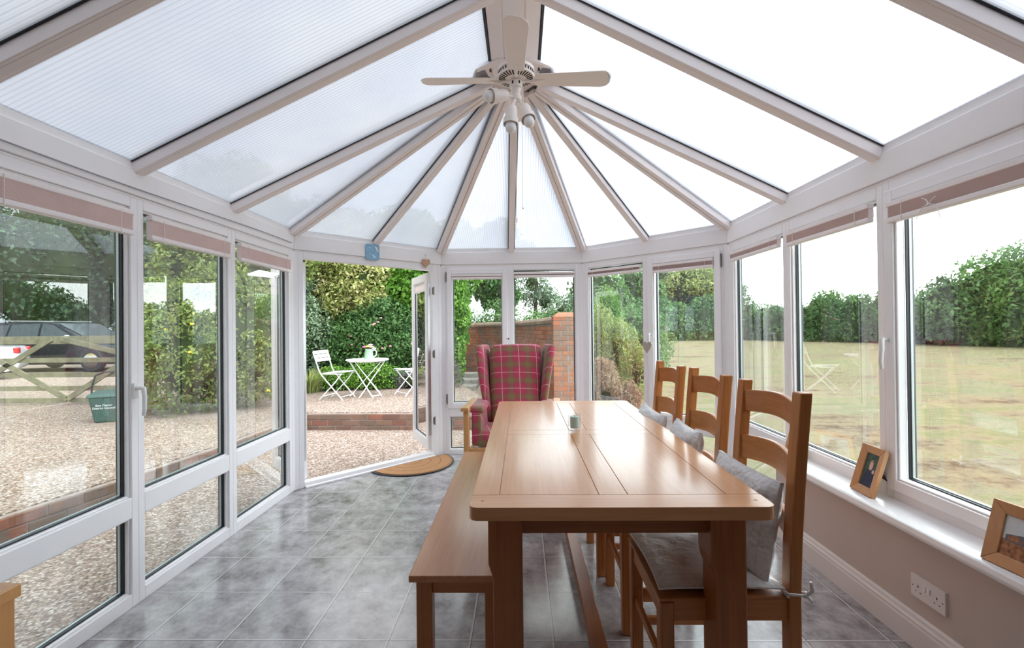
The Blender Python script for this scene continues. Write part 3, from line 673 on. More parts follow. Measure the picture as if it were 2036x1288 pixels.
for k, ang in enumerate((180, 270, 0, 90)):
    a = math.radians(ang + 0.5); d = Vector((math.cos(a), math.sin(a), 0)); n = Vector((-d.y, d.x, 0)); o3 = Vector((FX, FY, 2.795))
    tilt = -0.20
    mb = MBF(); prof = []
    L0, L1 = 0.13, 0.60
    for q in range(0, 9): prof.append((L0 + (L1 - 0.06 - L0) * q / 8, 0.050 + 0.020 * q / 8))
    for q in range(1, 9):
        th = PI / 2 * q / 8; prof.append((L1 - 0.06 + 0.06 * math.sin(th), 0.070 * (0.25 + 0.75 * math.cos(th)) if q < 8 else 0.012))
    poly = [(x, w) for x, w in prof] + [(x, -w) for x, w in reversed(prof)]
    poly = [(L0 - 0.015, 0.03)] + poly + [(L0 - 0.015, -0.03)]
    mb.prism(poly, lambda x, w, t_: o3 + d * x + n * w * math.cos(tilt) + Vector((0, 0, w * math.sin(tilt) + t_)), -0.003, 0.003)
    bl = mb.build('blade', FANW, fan, True, bevel=0.002)
    mb = MBF(); mb.tube([o3 + d * 0.05, o3 + d * 0.10 + Vector((0, 0, -0.012)), o3 + d * 0.19 + Vector((0, 0, 0.004))], [0.012, 0.009, 0.008], 8)
    mb.build('blade_arm', FANW, bl).data.transform(pmat(fan).inverted())
mb = MBF(); mb.lathe([(0.028, 2.795), (0.040, 2.785), (0.044, 2.765), (0.040, 2.745), (0.030, 2.738), (0.026, 2.70), (0.034, 2.69), (0.034, 2.665), (0.012, 2.65)], (FX, FY, 0), 24)
for k in range(6):
    a = k * PI / 3; mb.box(FX + 0.043 * math.cos(a) - 0.004, FX + 0.043 * math.cos(a) + 0.004, FY + 0.043 * math.sin(a) - 0.004, FY + 0.043 * math.sin(a) + 0.004, 2.757, 2.773, 1)
mb.build('light_hub', [FANW, DARKV], fan, True, smooth=True)
def spot(base, d):
    d = Vector(d).normalized(); base = Vector(base)
    mb = MBF(); mb.tube([Vector((FX, FY, 2.685)), (Vector((FX, FY, 2.685)) + base) / 2, base], 0.009, 8)
    mb.lathe([(0.014, -0.01), (0.030, 0.0), (0.036, 0.02), (0.038, 0.07), (0.046, 0.078), (0.047, 0.115), (0.043, 0.115), (0.040, 0.085), (0.020, 0.07)], base, 24, 0, ax=d)
    sp = mb.build('spotlight', FANW, fan, True, smooth=True)
    mb = MBF(); mb.lathe([(0.015, 0.07), (0.031, 0.10), (0.033, 0.135), (0.028, 0.155), (0.014, 0.166), (0.0, 0.168)], base, 20, 0, ax=d)
    mb.build('bulb', BULB, sp, smooth=True).data.transform(pmat(fan).inverted())
spot((FX - 0.060, FY - 0.06, 2.672), (-0.80, -0.50, -0.30))
spot((FX - 0.028, FY - 0.10, 2.575), (-0.05, -0.15, -1.0))
spot((FX + 0.050, FY - 0.03, 2.610), (0.22, -0.40, -0.90))
mb = MBF(); mb.tube([(FX + 0.035, FY + 0.02, 2.66), (FX + 0.036, FY + 0.02, 1.99)], 0.0013, 5); mb.ball((FX + 0.036, FY + 0.02, 1.985), 0.006, 8)
mb.build('pull_chain', FANW, fan, True)
mb = MBF(); mb.tube([(FX - 0.004, FY + 0.05, 2.66), (FX - 0.004, FY + 0.05, 1.93)], 0.0013, 5); mb.tube([(FX - 0.004, FY + 0.05, 1.93), (FX - 0.004, FY + 0.05, 1.90)], 0.004, 6)
mb.build('pull_chain', FANW, fan, True)

# ================================================================= DINING TABLE
TX0, TX1, TY0, TY1, TZ = -0.148, 0.682, 1.243, 3.02, 0.77
tb = thing('dining_table', ((TX0 + TX1) / 2, (TY0 + TY1) / 2, 0), label='long pale oak extending dining table with square legs, in the middle of the room', cat='table')
mb = MB(); g = 0.0012; TH = 0.036
def plank(x0, x1, y0, y1, mi): mb.box(x0 + g, x1 - g, y0 + g, y1 - g, TZ - TH, TZ, mi)
yb, yc0, yc1, ye = TY0 + 0.095, 2.082, 2.175, TY1 - 0.095
def endboard(y0, y1, outer):
    r = 0.028; pts = []
    for cx, sx in ((TX1 - r, 1), (TX0 + r, -1)):
        arc = [(cx + sx * r * math.sin(PI / 2 * k / 6), (y0 + r - r * math.cos(PI / 2 * k / 6)) if outer < 0 else (y1 - r + r * math.cos(PI / 2 * k / 6))) for k in range(7)]
        pts.append(arc)
    yi = y1 - g if outer < 0 else y0 + g
    poly = pts[0] + [(TX1, yi), (TX0, yi)] + pts[1][::-1]
    mb.prism(poly, lambda a, b, d: (a, b, d), TZ - TH, TZ, 1, 0.5)
endboard(TY0, yb, -1); endboard(ye, TY1, 1)
plank(TX0, -0.067, yb, ye, 0); plank(0.586, TX1, yb, ye, 0)
plank(-0.067, 0.586, yc0, yc1, 1)
for (y0, y1) in ((yb, yc0), (yc1, ye)):
    plank(-0.067, 0.221, y0, y1, 0); plank(0.221, 0.304, y0, y1, 0); plank(0.304, 0.586, y0, y1, 0)
mb.box(TX0 + 0.03, TX1 - 0.03, TY0 + 0.03, TY1 - 0.03, TZ - TH + 0.002, TZ - 0.004, 2)
for x in (TX0 + 0.035, TX1 - 0.035):
    for y in (TY0 + 0.05,): mb.lathe([(0.005, 0), (0.005, 0.0006), (0, 0.0006)], (x, y, TZ), 12, 2)
mb.build('tabletop', [TOPY, TOPX, CHX], tb, True, bevel=0.0022)
LX = ((-0.100, -0.002), (0.528, 0.628))
mb = MB(); mb.box(-0.004, 0.530, 1.345, 1.370, 0.655, TZ - TH, 0); mb.build('end_apron', OAKX, tb, True, bevel=0.002); mb = MB(); mb.box(-0.004, 0.530, 2.895, 2.920, 0.655, TZ - TH, 0); mb.build('end_apron', OAKX, tb, True, bevel=0.002)
for x in (-0.085, 0.585): mb = MB(); mb.box(x, x + 0.025, 1.40, 2.87, 0.655, TZ - TH); mb.build('side_apron', OAKY, tb, True, bevel=0.002)
for (x0, x1), inner in zip(LX, (1, -1)):
    for (y0, y1) in ((1.305, 1.405), (2.86, 2.96)):
        mb = MB(); z = TZ - TH
        io = 0.013
        prof = [(x0, z), (x0, 0.585), (x0 + 0.006, 0.565), (x0 + io, 0.545), (x0 + io, 0.0), (x1, 0.0), (x1, z)] if inner > 0 else [(x0, z), (x0, 0.60), (x0 + 0.004, 0.575), (x0 + io, 0.55), (x0 + io, 0.0), (x1, 0.0), (x1, z)]
        mb.prism(prof, lambda a, b, d: (a, d, b), y0, y1); mb.build('leg', OAKZ, tb, True, bevel=0.005)
for x in (0.095, 0.405):
    mb = MB(); mb.box(x - 0.013, x + 0.013, 1.325, 1.345, 0.716, 0.728, 0); mb.box(x - 0.014, x + 0.014, 1.338, 1.3455, 0.708, 0.716, 1); mb.build('runner_end', [STEEL, DARKV], tb, True)
mb = MB(); mb.box(0.243, 0.303, 1.36, 2.91, 0.055, 0.10); mb.build('long_stretcher', OAKY, tb, True, bevel=0.004)
for y in (1.34, 2.895): mb = MB(); mb.box(-0.05, 0.58, y, y + 0.045, 0.05, 0.105); mb.build('end_stretcher', OAKX, tb, True, bevel=0.004)

# ================================================================= BENCH
bn = thing('dining_bench', (-0.21, 2.2, 0), label='long plain oak bench along the left side of the table', cat='bench')
BX0, BX1, BY0, BY1 = -0.371, -0.055, 1.477, 2.95
mb = MB(); mb.box(BX0, BX1, BY0, BY1, 0.438, 0.46, 0, 0.4); mb.build('seat', BNCH, bn, True, bevel=0.003)
for x0, x1 in ((-0.352, -0.300), (-0.128, -0.076)):
    for y0 in (1.50, 2.875): mb = MB(); mb.box(x0, x1, y0, y0 + 0.052, 0, 0.438); mb.build('leg', CHZ, bn, True, bevel=0.004)
mb = MB(); mb.box(-0.300, -0.128, 1.512, 1.532, 0.385, 0.438); mb.build('end_rail', CHX, bn, True, bevel=0.002); mb = MB(); mb.box(-0.300, -0.128, 2.892, 2.912, 0.385, 0.438); mb.build('end_rail', CHX, bn, True, bevel=0.002)
mb = MB(); mb.box(-0.340, -0.320, 1.55, 2.875, 0.385, 0.438); mb.build('side_rail', CHY, bn, True, bevel=0.002); mb = MB(); mb.box(-0.108, -0.088, 1.55, 2.875, 0.385, 0.438); mb.build('side_rail', CHY, bn, True, bevel=0.002)

# ================================================================= CHAIRS (front is -x)
chair = thing('dining_chair', (0.61, 1.575, 0), label='oak ladder-back dining chair at the near end of the table', cat='chair', group='oak ladder-back chairs on the right of the table')
def post_x(z): return 0.175 + (0.0 if z < 0.46 else (z - 0.46) ** 1.35 * 0.085)
for s_ in (-1, 1):
    mb = MB(); zs = [0, 0.2, 0.44, 0.6, 0.75, 0.9, 1.0, 1.052]; V = []; y = s_ * 0.175
    fr = [(post_x(z) - (0.008 if z < 0.1 else 0), z) for z in zs]; bk = [(post_x(z) + 0.036 - (0.008 if z < 0.1 else 0), z) for z in reversed(zs)]
    mb.prism(fr + bk, lambda a, b, d: (a, d, b), y - 0.023, y + 0.023); mb.build('back_post', CHZ, chair, bevel=0.004)
def rail(z0, z1, arch):
    mb = MB(); n = 12; V = []; Fc = []
    for i in range(n + 1):
        u = i / n; y = -0.153 + 0.306 * u; bow = 0.028 * math.sin(PI * u); zz0 = z0 + arch * math.sin(PI * u); zz1 = z1 + arch * 1.15 * math.sin(PI * u)
        x = post_x((z0 + z1) / 2) + 0.010 + bow
        V += [(x, y, zz0), (x + 0.018, y, zz0), (x + 0.018, y, zz1), (x, y, zz1)]
    for i in range(n):
        for k in range(4):
            k2 = (k + 1) % 4; Fc.append((4 * i + k, 4 * i + k2, 4 * i + 4 + k2, 4 * i + 4 + k))
    Fc += [(0, 1, 2, 3), (4 * n, 4 * n + 1, 4 * n + 2, 4 * n + 3)]
    mb.add(V, Fc); mb.build('back_slat', CHY, chair, bevel=0.003, smooth=True)
rail(0.937, 1.015, 0.010); rail(0.765, 0.850, 0.010); rail(0.60, 0.675, 0.008)
for s_ in (-1, 1):
    mb = MB(); y = s_ * 0.178; mb.prism([(-0.205, 0.0), (-0.207, 0.435), (-0.163, 0.435), (-0.163, 0.0)], lambda a, b, d: (a, d, b), y - 0.021, y + 0.021); mb.build('leg', CHZ, chair, bevel=0.006)
mb = MB(); mb.box(-0.198, -0.178, -0.157, 0.157, 0.375, 0.44); mb.build('front_rail', CHY, chair, bevel=0.002)
mb = MB(); mb.box(0.180, 0.200, -0.152, 0.152, 0.375, 0.44); mb.build('rear_rail', CHY, chair, bevel=0.002)
for s_ in (-1, 1): mb = MB(); mb.box(-0.163, 0.175, s_ * 0.178 - 0.010, s_ * 0.178 + 0.010, 0.375, 0.44); mb.build('side_rail', CHX, chair, bevel=0.002)
for s_ in (-1, 1):
    for z in (0.145, 0.25): mb = MB(); mb.box(-0.164, 0.170, s_ * 0.178 - 0.009, s_ * 0.178 + 0.009, z - 0.014, z + 0.014); mb.build('stretcher', CHX, chair, bevel=0.002)
mb = MB(); mb.box(-0.195, -0.179, -0.158, 0.158, 0.215, 0.243); mb.build('stretcher', CHY, chair, bevel=0.002)
mb = MB(); mb.prism([(-0.208, -0.198), (-0.208, 0.198), (0.174, 0.188), (0.174, -0.188)], lambda a, b, d: (a, b, d), 0.436, 0.447); mb.build('seat', CHX, chair, bevel=0.003)
CA = chair; 
CB = copy_tree(chair); CB.location = (0.605, 2.075, 0); CB['label'] = 'oak ladder-back dining chair in the middle of the row of three'
CC = copy_tree(chair); CC.location = (0.575, 2.515, 0); CC['label'] = 'oak ladder-back dining chair at the far end of the table'
# seat pads
def pad_mesh(nx, ny, sx, sy, th, puff, seed, dimp=None, crease=0.004):
    rnd = random.Random(seed); ph = [rnd.uniform(0, 6.28) for _ in range(8)]
    V = []; Fc = []
    for side in (1, -1):
        for i in range(nx + 1):
            for j in range(ny + 1):
                u, v = i / nx * 2 - 1, j / ny * 2 - 1
                e = (1 - abs(u) ** 3.2) * (1 - abs(v) ** 3.2); h = th / 2 * (0.12 + 0.88 * max(e, 0) ** puff)
                h += crease * math.sin(u * 5 + ph[0] + v * 3) * max(e, 0) + crease * 0.6 * math.sin(v * 9 + ph[1] - u * 4) * max(e, 0)
                if dimp:
                    for (du, dv) in dimp: h -= 0.5 * th * math.exp(-((u - du) ** 2 + (v - dv) ** 2) / 0.018) * 0.75
                pin = 1 - 0.05 * (1 - abs(v) ** 2) * abs(u) ** 3; pin2 = 1 - 0.05 * (1 - abs(u) ** 2) * abs(v) ** 3
                V.append((u * sx / 2 * pin, v * sy / 2 * pin2, side * h))
    n1 = (nx + 1) * (ny + 1)
    for s_ in (0, 1):
        for i in range(nx):
            for j in range(ny):
                a = s_ * n1 + i * (ny + 1) + j; q = (a, a + 1, a + ny + 2, a + ny + 1); Fc.append(q if s_ else q[::-1])
    border = [i * (ny + 1) for i in range(nx + 1)] + [nx * (ny + 1) + j for j in range(1, ny + 1)] + [i * (ny + 1) + ny for i in range(nx - 1, -1, -1)] + [j for j in range(ny - 1, 0, -1)]
    for k in range(len(border)):
        a, b = border[k], border[(k + 1) % len(border)]; Fc.append((a, b, n1 + b, n1 + a))
    return V, Fc
pad = thing('seat_pad', (0.61, 1.575, 0.448), label='grey buttoned seat pad tied to the near dining chair', cat='seat pad', group='grey seat pads on the dining chairs')
mb = MB(); V, Fc = pad_mesh(28, 28, 0.375, 0.375, 0.040, 0.5, 3, [(-0.35, -0.35), (0.35, -0.35), (-0.35, 0.35), (0.35, 0.35)], 0.0015)
mb.add([(x - 0.018, y, z + 0.021) for x, y, z in V], Fc); mb.build('cushion_body', LINEN, pad, smooth=True)
for s_ in (-1, 1):
    x, y = 0.193, s_ * 0.175; mb = MB()
    mb.tube([(x - 0.03, y * 0.92, 0.014), (x - 0.024, y - 0.028, 0.014), (x + 0.022, y - 0.030, 0.012), (x + 0.026, y + 0.028, 0.014), (x - 0.024, y + 0.029, 0.012), (x - 0.024, y - 0.028, 0.006)], 0.0045, 6)
    mb.ball((x + 0.026, y - 0.026, 0.012), (0.011, 0.009, 0.010), 10)
    mb.tube([(x + 0.026, y - 0.03, 0.012), (x + 0.040, y - 0.036, 0.03), (x + 0.036, y - 0.036, 0.055)], [0.005, 0.006, 0.004], 6)
    mb.tube([(x + 0.026, y - 0.03, 0.012), (x + 0.042, y - 0.034, -0.004)], [0.005, 0.005], 6)
    mb.build('tie', LINEN, pad, smooth=True)
p2 = copy_tree(pad); p2.location = (0.605, 2.075, 0.448); p2['label'] = 'grey seat pad on the middle dining chair'
p3 = copy_tree(pad); p3.location = (0.575, 2.515, 0.448); p3['label'] = 'grey seat pad on the far dining chair'
def cushion(loc, rot, seed, label, s=(0.31, 0.36, 0.11)):
    mb = MB(); V, Fc = pad_mesh(22, 22, s[0], s[1], s[2], 0.62, seed, None, 0.006); mb.add(V, Fc)
    o = mb.build('cushion', LINEN, smooth=True); o.location = loc; o.rotation_euler = rot
    meta(o, label, 'cushion', 'pale grey linen cushions on the dining chairs'); return o
cushion((0.745, 1.59, 0.625), (0.06, math.radians(-80), 0.03), 1, 'pale grey linen cushion against the back of the near chair')
cushion((0.712, 2.085, 0.658), (-0.12, math.radians(-76), 0.05), 2, 'pale grey linen cushion leaning in the middle chair')
cushion((0.675, 2.52, 0.655), (0.10, math.radians(-72), -0.06), 5, 'pale grey linen cushion slumped in the far chair')

# tealight holder
tl = thing('tealight_holder', (0.247, 2.16, TZ), label='small clear glass candle holder with pale green candle, on the table', cat='candle holder')
GL2 = glass_mat('clear_glass', (0.97, 0.98, 0.98), 1.6, 0.0)
mb = MB(); mb.lathe([(0.0, 0.001), (0.026, 0.001), (0.031, 0.006), (0.033, 0.045), (0.031, 0.078), (0.0285, 0.078), (0.030, 0.045), (0.028, 0.014), (0.0, 0.013)], (0, 0, 0), 32); mb.build('glass_cup', GL2, tl, smooth=True)
mb = MB(); mb.lathe([(0.0, 0.015), (0.021, 0.015), (0.021, 0.066), (0.0, 0.064)], (0, 0, 0), 28); mb.tube([(0, 0, 0.064), (0.001, 0, 0.073)], 0.001, 5, 1)
mb.build('candle', [plain('candle_wax', (0.50, 0.66, 0.60), 0.5), DARKV], tl, smooth=True)

# ================================================================= ARMCHAIR (faces -y)
ac = thing('wing_armchair', (-0.062, 3.80, 0), rz=math.radians(-3), label='wing-back armchair in raspberry and green tartan with wooden arms, beyond the table', cat='armchair')
def soft_box(mb, x0, x1, y0, y1, z0, z1, nx=6, ny=3, nz=8, r=0.05, bend=None):
    # rounded block as a closed grid surface
    bm = bmesh.new(); bmesh.ops.create_cube(bm, size=2.0)
    bmesh.ops.subdivide_edges(bm, edges=bm.edges[:], cuts=9, use_grid_fill=True)
    hx, hy, hz = (x1 - x0) / 2, (y1 - y0) / 2, (z1 - z0) / 2; c = Vector(((x0 + x1) / 2, (y0 + y1) / 2, (z0 + z1) / 2))
    V = []
    for v in bm.verts:
        p = Vector((v.co.x * hx, v.co.y * hy, v.co.z * hz)); rr = min(r, hx, hy, hz)
        q = Vector((max(-hx + rr, min(hx - rr, p.x)), max(-hy + rr, min(hy - rr, p.y)), max(-hz + rr, min(hz - rr, p.z)))); d = p - q
        if d.length > 1e-6: p = q + d.normalized() * min(rr, d.length * 1.0) if d.length > rr else p
        p = p + c
        if bend: p = bend(p)
        V.append(p)
    bm.verts.index_update(); Fc = [tuple(v.index for v in f.verts) for f in bm.faces]; bm.free(); mb.add(V, Fc)
def bk(p):
    t_ = (p.z - 0.42) / 0.70; x = p.x * (0.86 + 0.14 * max(0, min(1, t_)))
    z = p.z + (0.012 * (1 - (p.x / 0.25) ** 2) if p.z > 1.0 else 0); y = p.y + 0.12 * t_ - 0.018 * math.cos(p.x / 0.25 * 1.5) * (1 if p.y < 0.12 else 0.2)
    return Vector((x, y, z))
mb = MB(); soft_box(mb, -0.232, 0.232, 0.06, 0.20, 0.36, 1.095, r=0.045, bend=bk); mb.build('backrest', TARTAN, ac, smooth=True)
for s_ in (-1, 1):
    def wg(p, s_=s_):
        t_ = max(0, min(1, (p.z - 0.42) / 0.68)); fwd = (p.y - 0.20) * (0.35 + 0.65 * math.sin(min(1, t_ * 1.05) * PI * 0.62))
        return Vector((p.x * (0.80 + 0.20 * t_) + s_ * (-(p.y - 0.2)) * 0.24 * t_, 0.20 + fwd + 0.12 * t_, p.z + 0.0))
    mb = MB(); a, b = (0.232, 0.302) if s_ > 0 else (-0.302, -0.232); soft_box(mb, a, b, -0.03, 0.22, 0.44, 1.105, r=0.035, bend=wg); mb.build('wing', TARTAN, ac, smooth=True)
    mb = MB(); a, b = (0.235, 0.318) if s_ > 0 else (-0.318, -0.235)
    soft_box(mb, a, b, -0.27, 0.20, 0.34, 0.60, r=0.02); mb.build('side_panel', TARTAN, ac, smooth=True)
    mb = MB(); a, b = (0.215, 0.338) if s_ > 0 else (-0.338, -0.215); soft_box(mb, a, b, -0.26, 0.16, 0.585, 0.645, r=0.028); mb.build('arm_pad', TARTAN, ac, smooth=True)
    x = s_ * 0.352
    mb = MB(); mb.prism([(x - 0.040, 0), (x + 0.030, 0.0), (x + 0.022, 0.03), (x - 0.03, 0.03)] if s_ < 0 else [(x + 0.040, 0), (x + 0.03, 0.03), (x - 0.022, 0.03), (x - 0.030, 0)], lambda a_, b_, d: (a_, d, 0.617 + b_), -0.33, -0.24); mb.box(x - 0.03, x + 0.03, -0.25, 0.18, 0.617, 0.645)
    mb.build('wooden_arm', HONEY, ac, bevel=0.006)
    mb = MB(); mb.box(s_ * 0.352 - 0.021, s_ * 0.352 + 0.021, -0.30, -0.255, 0.0, 0.618); mb.build('front_leg', HONEY, ac, bevel=0.006)
    mb = MB(); mb.beam((s_ * 0.30, 0.24, 0.30), (s_ * 0.30, 0.30, 0.0), 0.04, 0.04); mb.build('rear_leg', HONEY, ac, bevel=0.004)
mb = MB(); soft_box(mb, -0.30, 0.30, -0.285, 0.10, 0.325, 0.455, r=0.045); mb.build('seat_cushion', TARTAN, ac, smooth=True)
mb = MB(); mb.box(-0.331, 0.331, -0.285, -0.262, 0.25, 0.325); mb.box(-0.331, -0.31, -0.26, 0.24, 0.25, 0.325); mb.box(0.31, 0.331, -0.26, 0.24, 0.25, 0.325); mb.build('seat_rail', HONEY, ac, bevel=0.004)

# ================================================================= SMALL THINGS INDOORS
mt = thing('doormat', (-1.035, 4.265, 0.0), rz=math.radians(45), label='half-round coir doormat with black rubber edge on the tiles inside the garden door', cat='doormat')
def half(r, z0, z1, n=40):
    pts = [(r * math.cos(-PI * k / n), r * math.sin(-PI * k / n)) for k in range(n + 1)]; return pts
mb = MB(); mb.prism(half(0.395, 0, 0), lambda a, b, d: (a, b, d), 0.001, 0.010); mb.build('rubber_edge', RUBBER, mt, bevel=0.002)
mb = MB(); mb.prism([(x * 0.94, y * 0.94 - 0.012) for x, y in half(0.395, 0, 0)], lambda a, b, d: (a, b, d), 0.009, 0.016); mb.build('coir_pile', COIR, mt)
# plaque on the eaves above the garden door
fD = FAC[1]
def on_facet(f_, u, w, z, mb_pts): return [f_(u + a, w + d, z + b) for a, b, d in mb_pts]
u_p = (Vector((-1.31, 4.03, 0)) - fD.a).dot(fD.u)
BLUE = plain('sky_blue_glaze', (0.23, 0.47, 0.68), 0.3, var=0.12, scale=18)
pl = thing('wall_plaque', fD(u_p, -0.02, 1.85), label='small square sky-blue plaque with white bird marks, fixed to the beam above the garden door', cat='plaque')
mb = MB()
def rr(w, h, r, n=5, sk=0.0):
    out = []
    for cx, cy, a0 in ((w / 2 - r, h / 2 - r, 0), (-w / 2 + r, h / 2 - r, PI / 2), (-w / 2 + r, -h / 2 + r, PI), (w / 2 - r, -h / 2 + r, 1.5 * PI)):
        for k in range(n + 1): a = a0 + PI / 2 * k / n; out.append((cx + r * math.cos(a) , cy + r * math.sin(a)))
    return out
mb.prism(rr(0.130, 0.140, 0.02), lambda a, b, d: fD(u_p + a, -0.014 - d, 1.932 + b), 0.0, 0.010); mb.build('tile', BLUE, pl, True, bevel=0.003)
for (a0, b0, sz, an) in ((0.035, 0.030, 0.030, -0.9), (0.012, -0.040, 0.024, -0.6), (-0.03, 0.035, 0.010, 0.3), (-0.025, -0.015, 0.009, 0.2), (0.045, 0.012, 0.014, 1.2)):
    mb = MB(); c_, s2 = math.cos(an), math.sin(an)
    pts = [(-sz, 0), (-sz * 0.4, sz * 0.35), (sz * 0.3, sz * 0.15), (sz, sz * 0.1), (sz * 0.3, -sz * 0.3)]
    mb.prism([(a0 + x * c_ - y * s2, b0 + x * s2 + y * c_) for x, y in pts], lambda a, b, d: fD(u_p + a, -0.0245 - d, 1.932 + b), 0.0, 0.002)
    mb.build('bird_mark', UPVC, pl, True)
def heart_pts(s, n=40):
    out = []
    for k in range(n):
        t_ = 2 * PI * k / n; out.append((s * 16 * math.sin(t_) ** 3 / 16, s * (13 * math.cos(t_) - 5 * math.cos(2 * t_) - 2 * math.cos(3 * t_) - math.cos(4 * t_)) / 15))
    return out
u_h = (Vector((-0.92, 4.42, 0)) - fD.a).dot(fD.u)
hh = thing('hanging_heart', fD(u_h, -0.025, 1.85), label='small wooden heart hung from a pin above the garden door, right of the blue plaque', cat='ornament')
mb = MB(); mb.prism(heart_pts(0.046), lambda a, b, d: fD(u_h + a, -0.020 - d, 1.886 + b), 0.0, 0.009); mb.build('heart', plain('bare_wood', (0.55, 0.32, 0.20), 0.6), hh, True, bevel=0.003)
mb = MB(); mb.tube([fD(u_h, -0.02, 1.92), fD(u_h, -0.016, 1.962)], 0.0015, 5); mb.ball(fD(u_h, -0.016, 1.962), 0.006, 8); mb.build('hanging_pin', STEEL, hh, True)
# heart on the window handle
u_g = mR + FT + 0.006
hg = thing('hanging_heart', fR(u_g, -0.06, 1.0), label='long taupe felt heart hanging from a window handle behind the far dining chair', cat='ornament')
mb = MB()
pts = [(x, y * (1.0 if y > 0 else 1.45)) for x, y in heart_pts(0.046)]
mb.prism(pts, lambda a, b, d: fR(u_g + a, -0.062 - d, 1.082 + b), 0.0, 0.016); mb.build('heart', plain('taupe_felt', (0.42, 0.38, 0.33), 0.9), hg, True, bevel=0.006)
mb = MB(); mb.tube([fR(u_g, -0.066, 1.12), fR(u_g, -0.060, 1.175)], 0.002, 5); mb.build('loop', plain('cream_ribbon', (0.7, 0.66, 0.6), 0.8), hg, True)
# window key block on the back mullion
o = mbk.build('window_lock', [UPVC, DARKV]); meta(o, 'small white window lock on the mullion above the armchair', 'lock')
# cable along the left eaves
mb = MB(); pts = []
for k in range(60):
    y = -1.2 + 4.7 * k / 59; pts.append((XL + 0.022, y, 1.925 + 0.012 * math.sin(y * 2.1 + 1) - 0.004 * y + 0.004))
mb.tube(pts, 0.0032, 6); o = mb.build('cable', plain('grey_cable', (0.35, 0.34, 0.35), 0.5), smooth=True); meta(o, 'thin grey cable clipped along the beam above the left windows', 'cable')
# socket
so = thing('wall_socket', (1.525, 1.76, 0.24), label='white double plug socket on the low wall under the right windowsill', cat='socket')
mb = MB(); mb.box(1.514, 1.5255, 1.687, 1.833, 0.198, 0.284); mb.build('face_plate', SKIRT, so, True, bevel=0.002)
mb = MB()
for yc in (1.800, 1.720):
    mb.box(1.5135, 1.5145, yc - 0.002, yc + 0.002, 0.240, 0.249); mb.box(1.5135, 1.5145, yc - 0.013, yc - 0.007, 0.222, 0.225); mb.box(1.5135, 1.5145, yc + 0.007, yc + 0.013, 0.222, 0.225)
for yc in (1.824, 1.696): mb.box(1.5135, 1.5145, yc - 0.002, yc + 0.002, 0.238, 0.242)
mb.build('pin_hole', DARKV, so, True)
for yc in (1.770, 1.752): mb = MB(); mb.box(1.509, 1.514, yc - 0.006, yc + 0.006, 0.240, 0.262); mb.build('switch', UPVC, so, True, bevel=0.001)
# picture frames
FRW = oak('frame_wood', 'Z', light=(0.60, 0.32, 0.15), dark=(0.50, 0.24, 0.10))
def pframe(loc, rz, w, h, b, lean, label, pic):
    t = thing('photo_frame', loc, label=label, cat='photo frame', group='wooden photo frames on the right windowsill', rot=(0, 0, rz))
    # local: faces -x, width along y, leaning back (+x) with height
    R = Matrix.Rotation(lean, 3, 'Y')
    def q(y, z, d): return R @ Vector((d, y, z))
    mb = MB(); A = [(-w / 2, 0), (w / 2, 0), (w / 2, h), (-w / 2, h)]; B = [(-w / 2 + b, b), (w / 2 - b, b), (w / 2 - b, h - b), (-w / 2 + b, h - b)]
    for k in range(4):
        a0, a1, b1, b0 = A[k], A[(k + 1) % 4], B[(k + 1) % 4], B[k]
        mb.hexa([q(*a0, 0.016), q(*a1, 0.016), q(*b1, 0.016), q(*b0, 0.016), q(*a0, -0.004), q(*a1, -0.004), q(*b1, 0.004), q(*b0, 0.004)])
    mb.build('moulding', FRW, t, bevel=0.002)
    mb = MB(); mb.hexa([q(-w / 2 + b, b, 0.014), q(w / 2 - b, b, 0.014), q(w / 2 - b, h - b, 0.014), q(-w / 2 + b, h - b, 0.014), q(-w / 2 + b, b, 0.010), q(w / 2 - b, b, 0.010), q(w / 2 - b, h - b, 0.010), q(-w / 2 + b, h - b, 0.010)])
    W_, H_ = w - 2 * b, h - 2 * b; mats = [pic[0]]
    for i, (poly, m) in enumerate(pic[1]):
        mats.append(m); mb.prism([(x * W_, b + y * H_) for x, y in poly], lambda a, c, d: q(a, c, 0.0098 - d), 0.0, 0.0004 + 0.0003 * i, i + 1)
    mb.build('photograph', mats, t)
    mb = MB(); mb.beam(q(0, h * 0.7, 0.016), Vector((q(0, h * 0.7, 0.016).x + h * 0.32, 0, 0.003)), 0.035, 0.003); mb.build('strut', DARKV, t)
    return t
gg = plain('photo_greenery', (0.05, 0.10, 0.08), 0.3, var=0.6, scale=90); nv = plain('photo_navy', (0.02, 0.035, 0.09), 0.3, var=0.3, scale=60); sk = plain('photo_skin', (0.72, 0.45, 0.38), 0.3); hr = plain('photo_hair', (0.35, 0.25, 0.18), 0.3)
def ell(cx, cy, rx, ry, n=16): return [(cx + rx * math.cos(2 * PI * k / n), cy + ry * math.sin(2 * PI * k / n)) for k in range(n)]
person = (gg, [([(-0.5, 0.0), (0.42, 0.0), (0.30, 0.42), (0.0, 0.52), (-0.3, 0.45)], nv), (ell(-0.02, 0.68, 0.17, 0.15), hr), (ell(-0.02, 0.63, 0.13, 0.13), sk), (ell(-0.28, 0.48, 0.09, 0.06), sk)])
pframe((1.508, 2.085, 0.502), math.radians(-4), 0.145, 0.215, 0.034, math.radians(17), 'upright wooden photo frame with a person in navy, on the windowsill', person)
skyp = plain('photo_sky', (0.62, 0.68, 0.72), 0.3, var=0.1); rd = plain('photo_field', (0.33, 0.14, 0.07), 0.3, var=0.5, scale=80); gy = plain('photo_roof', (0.14, 0.13, 0.14), 0.3)
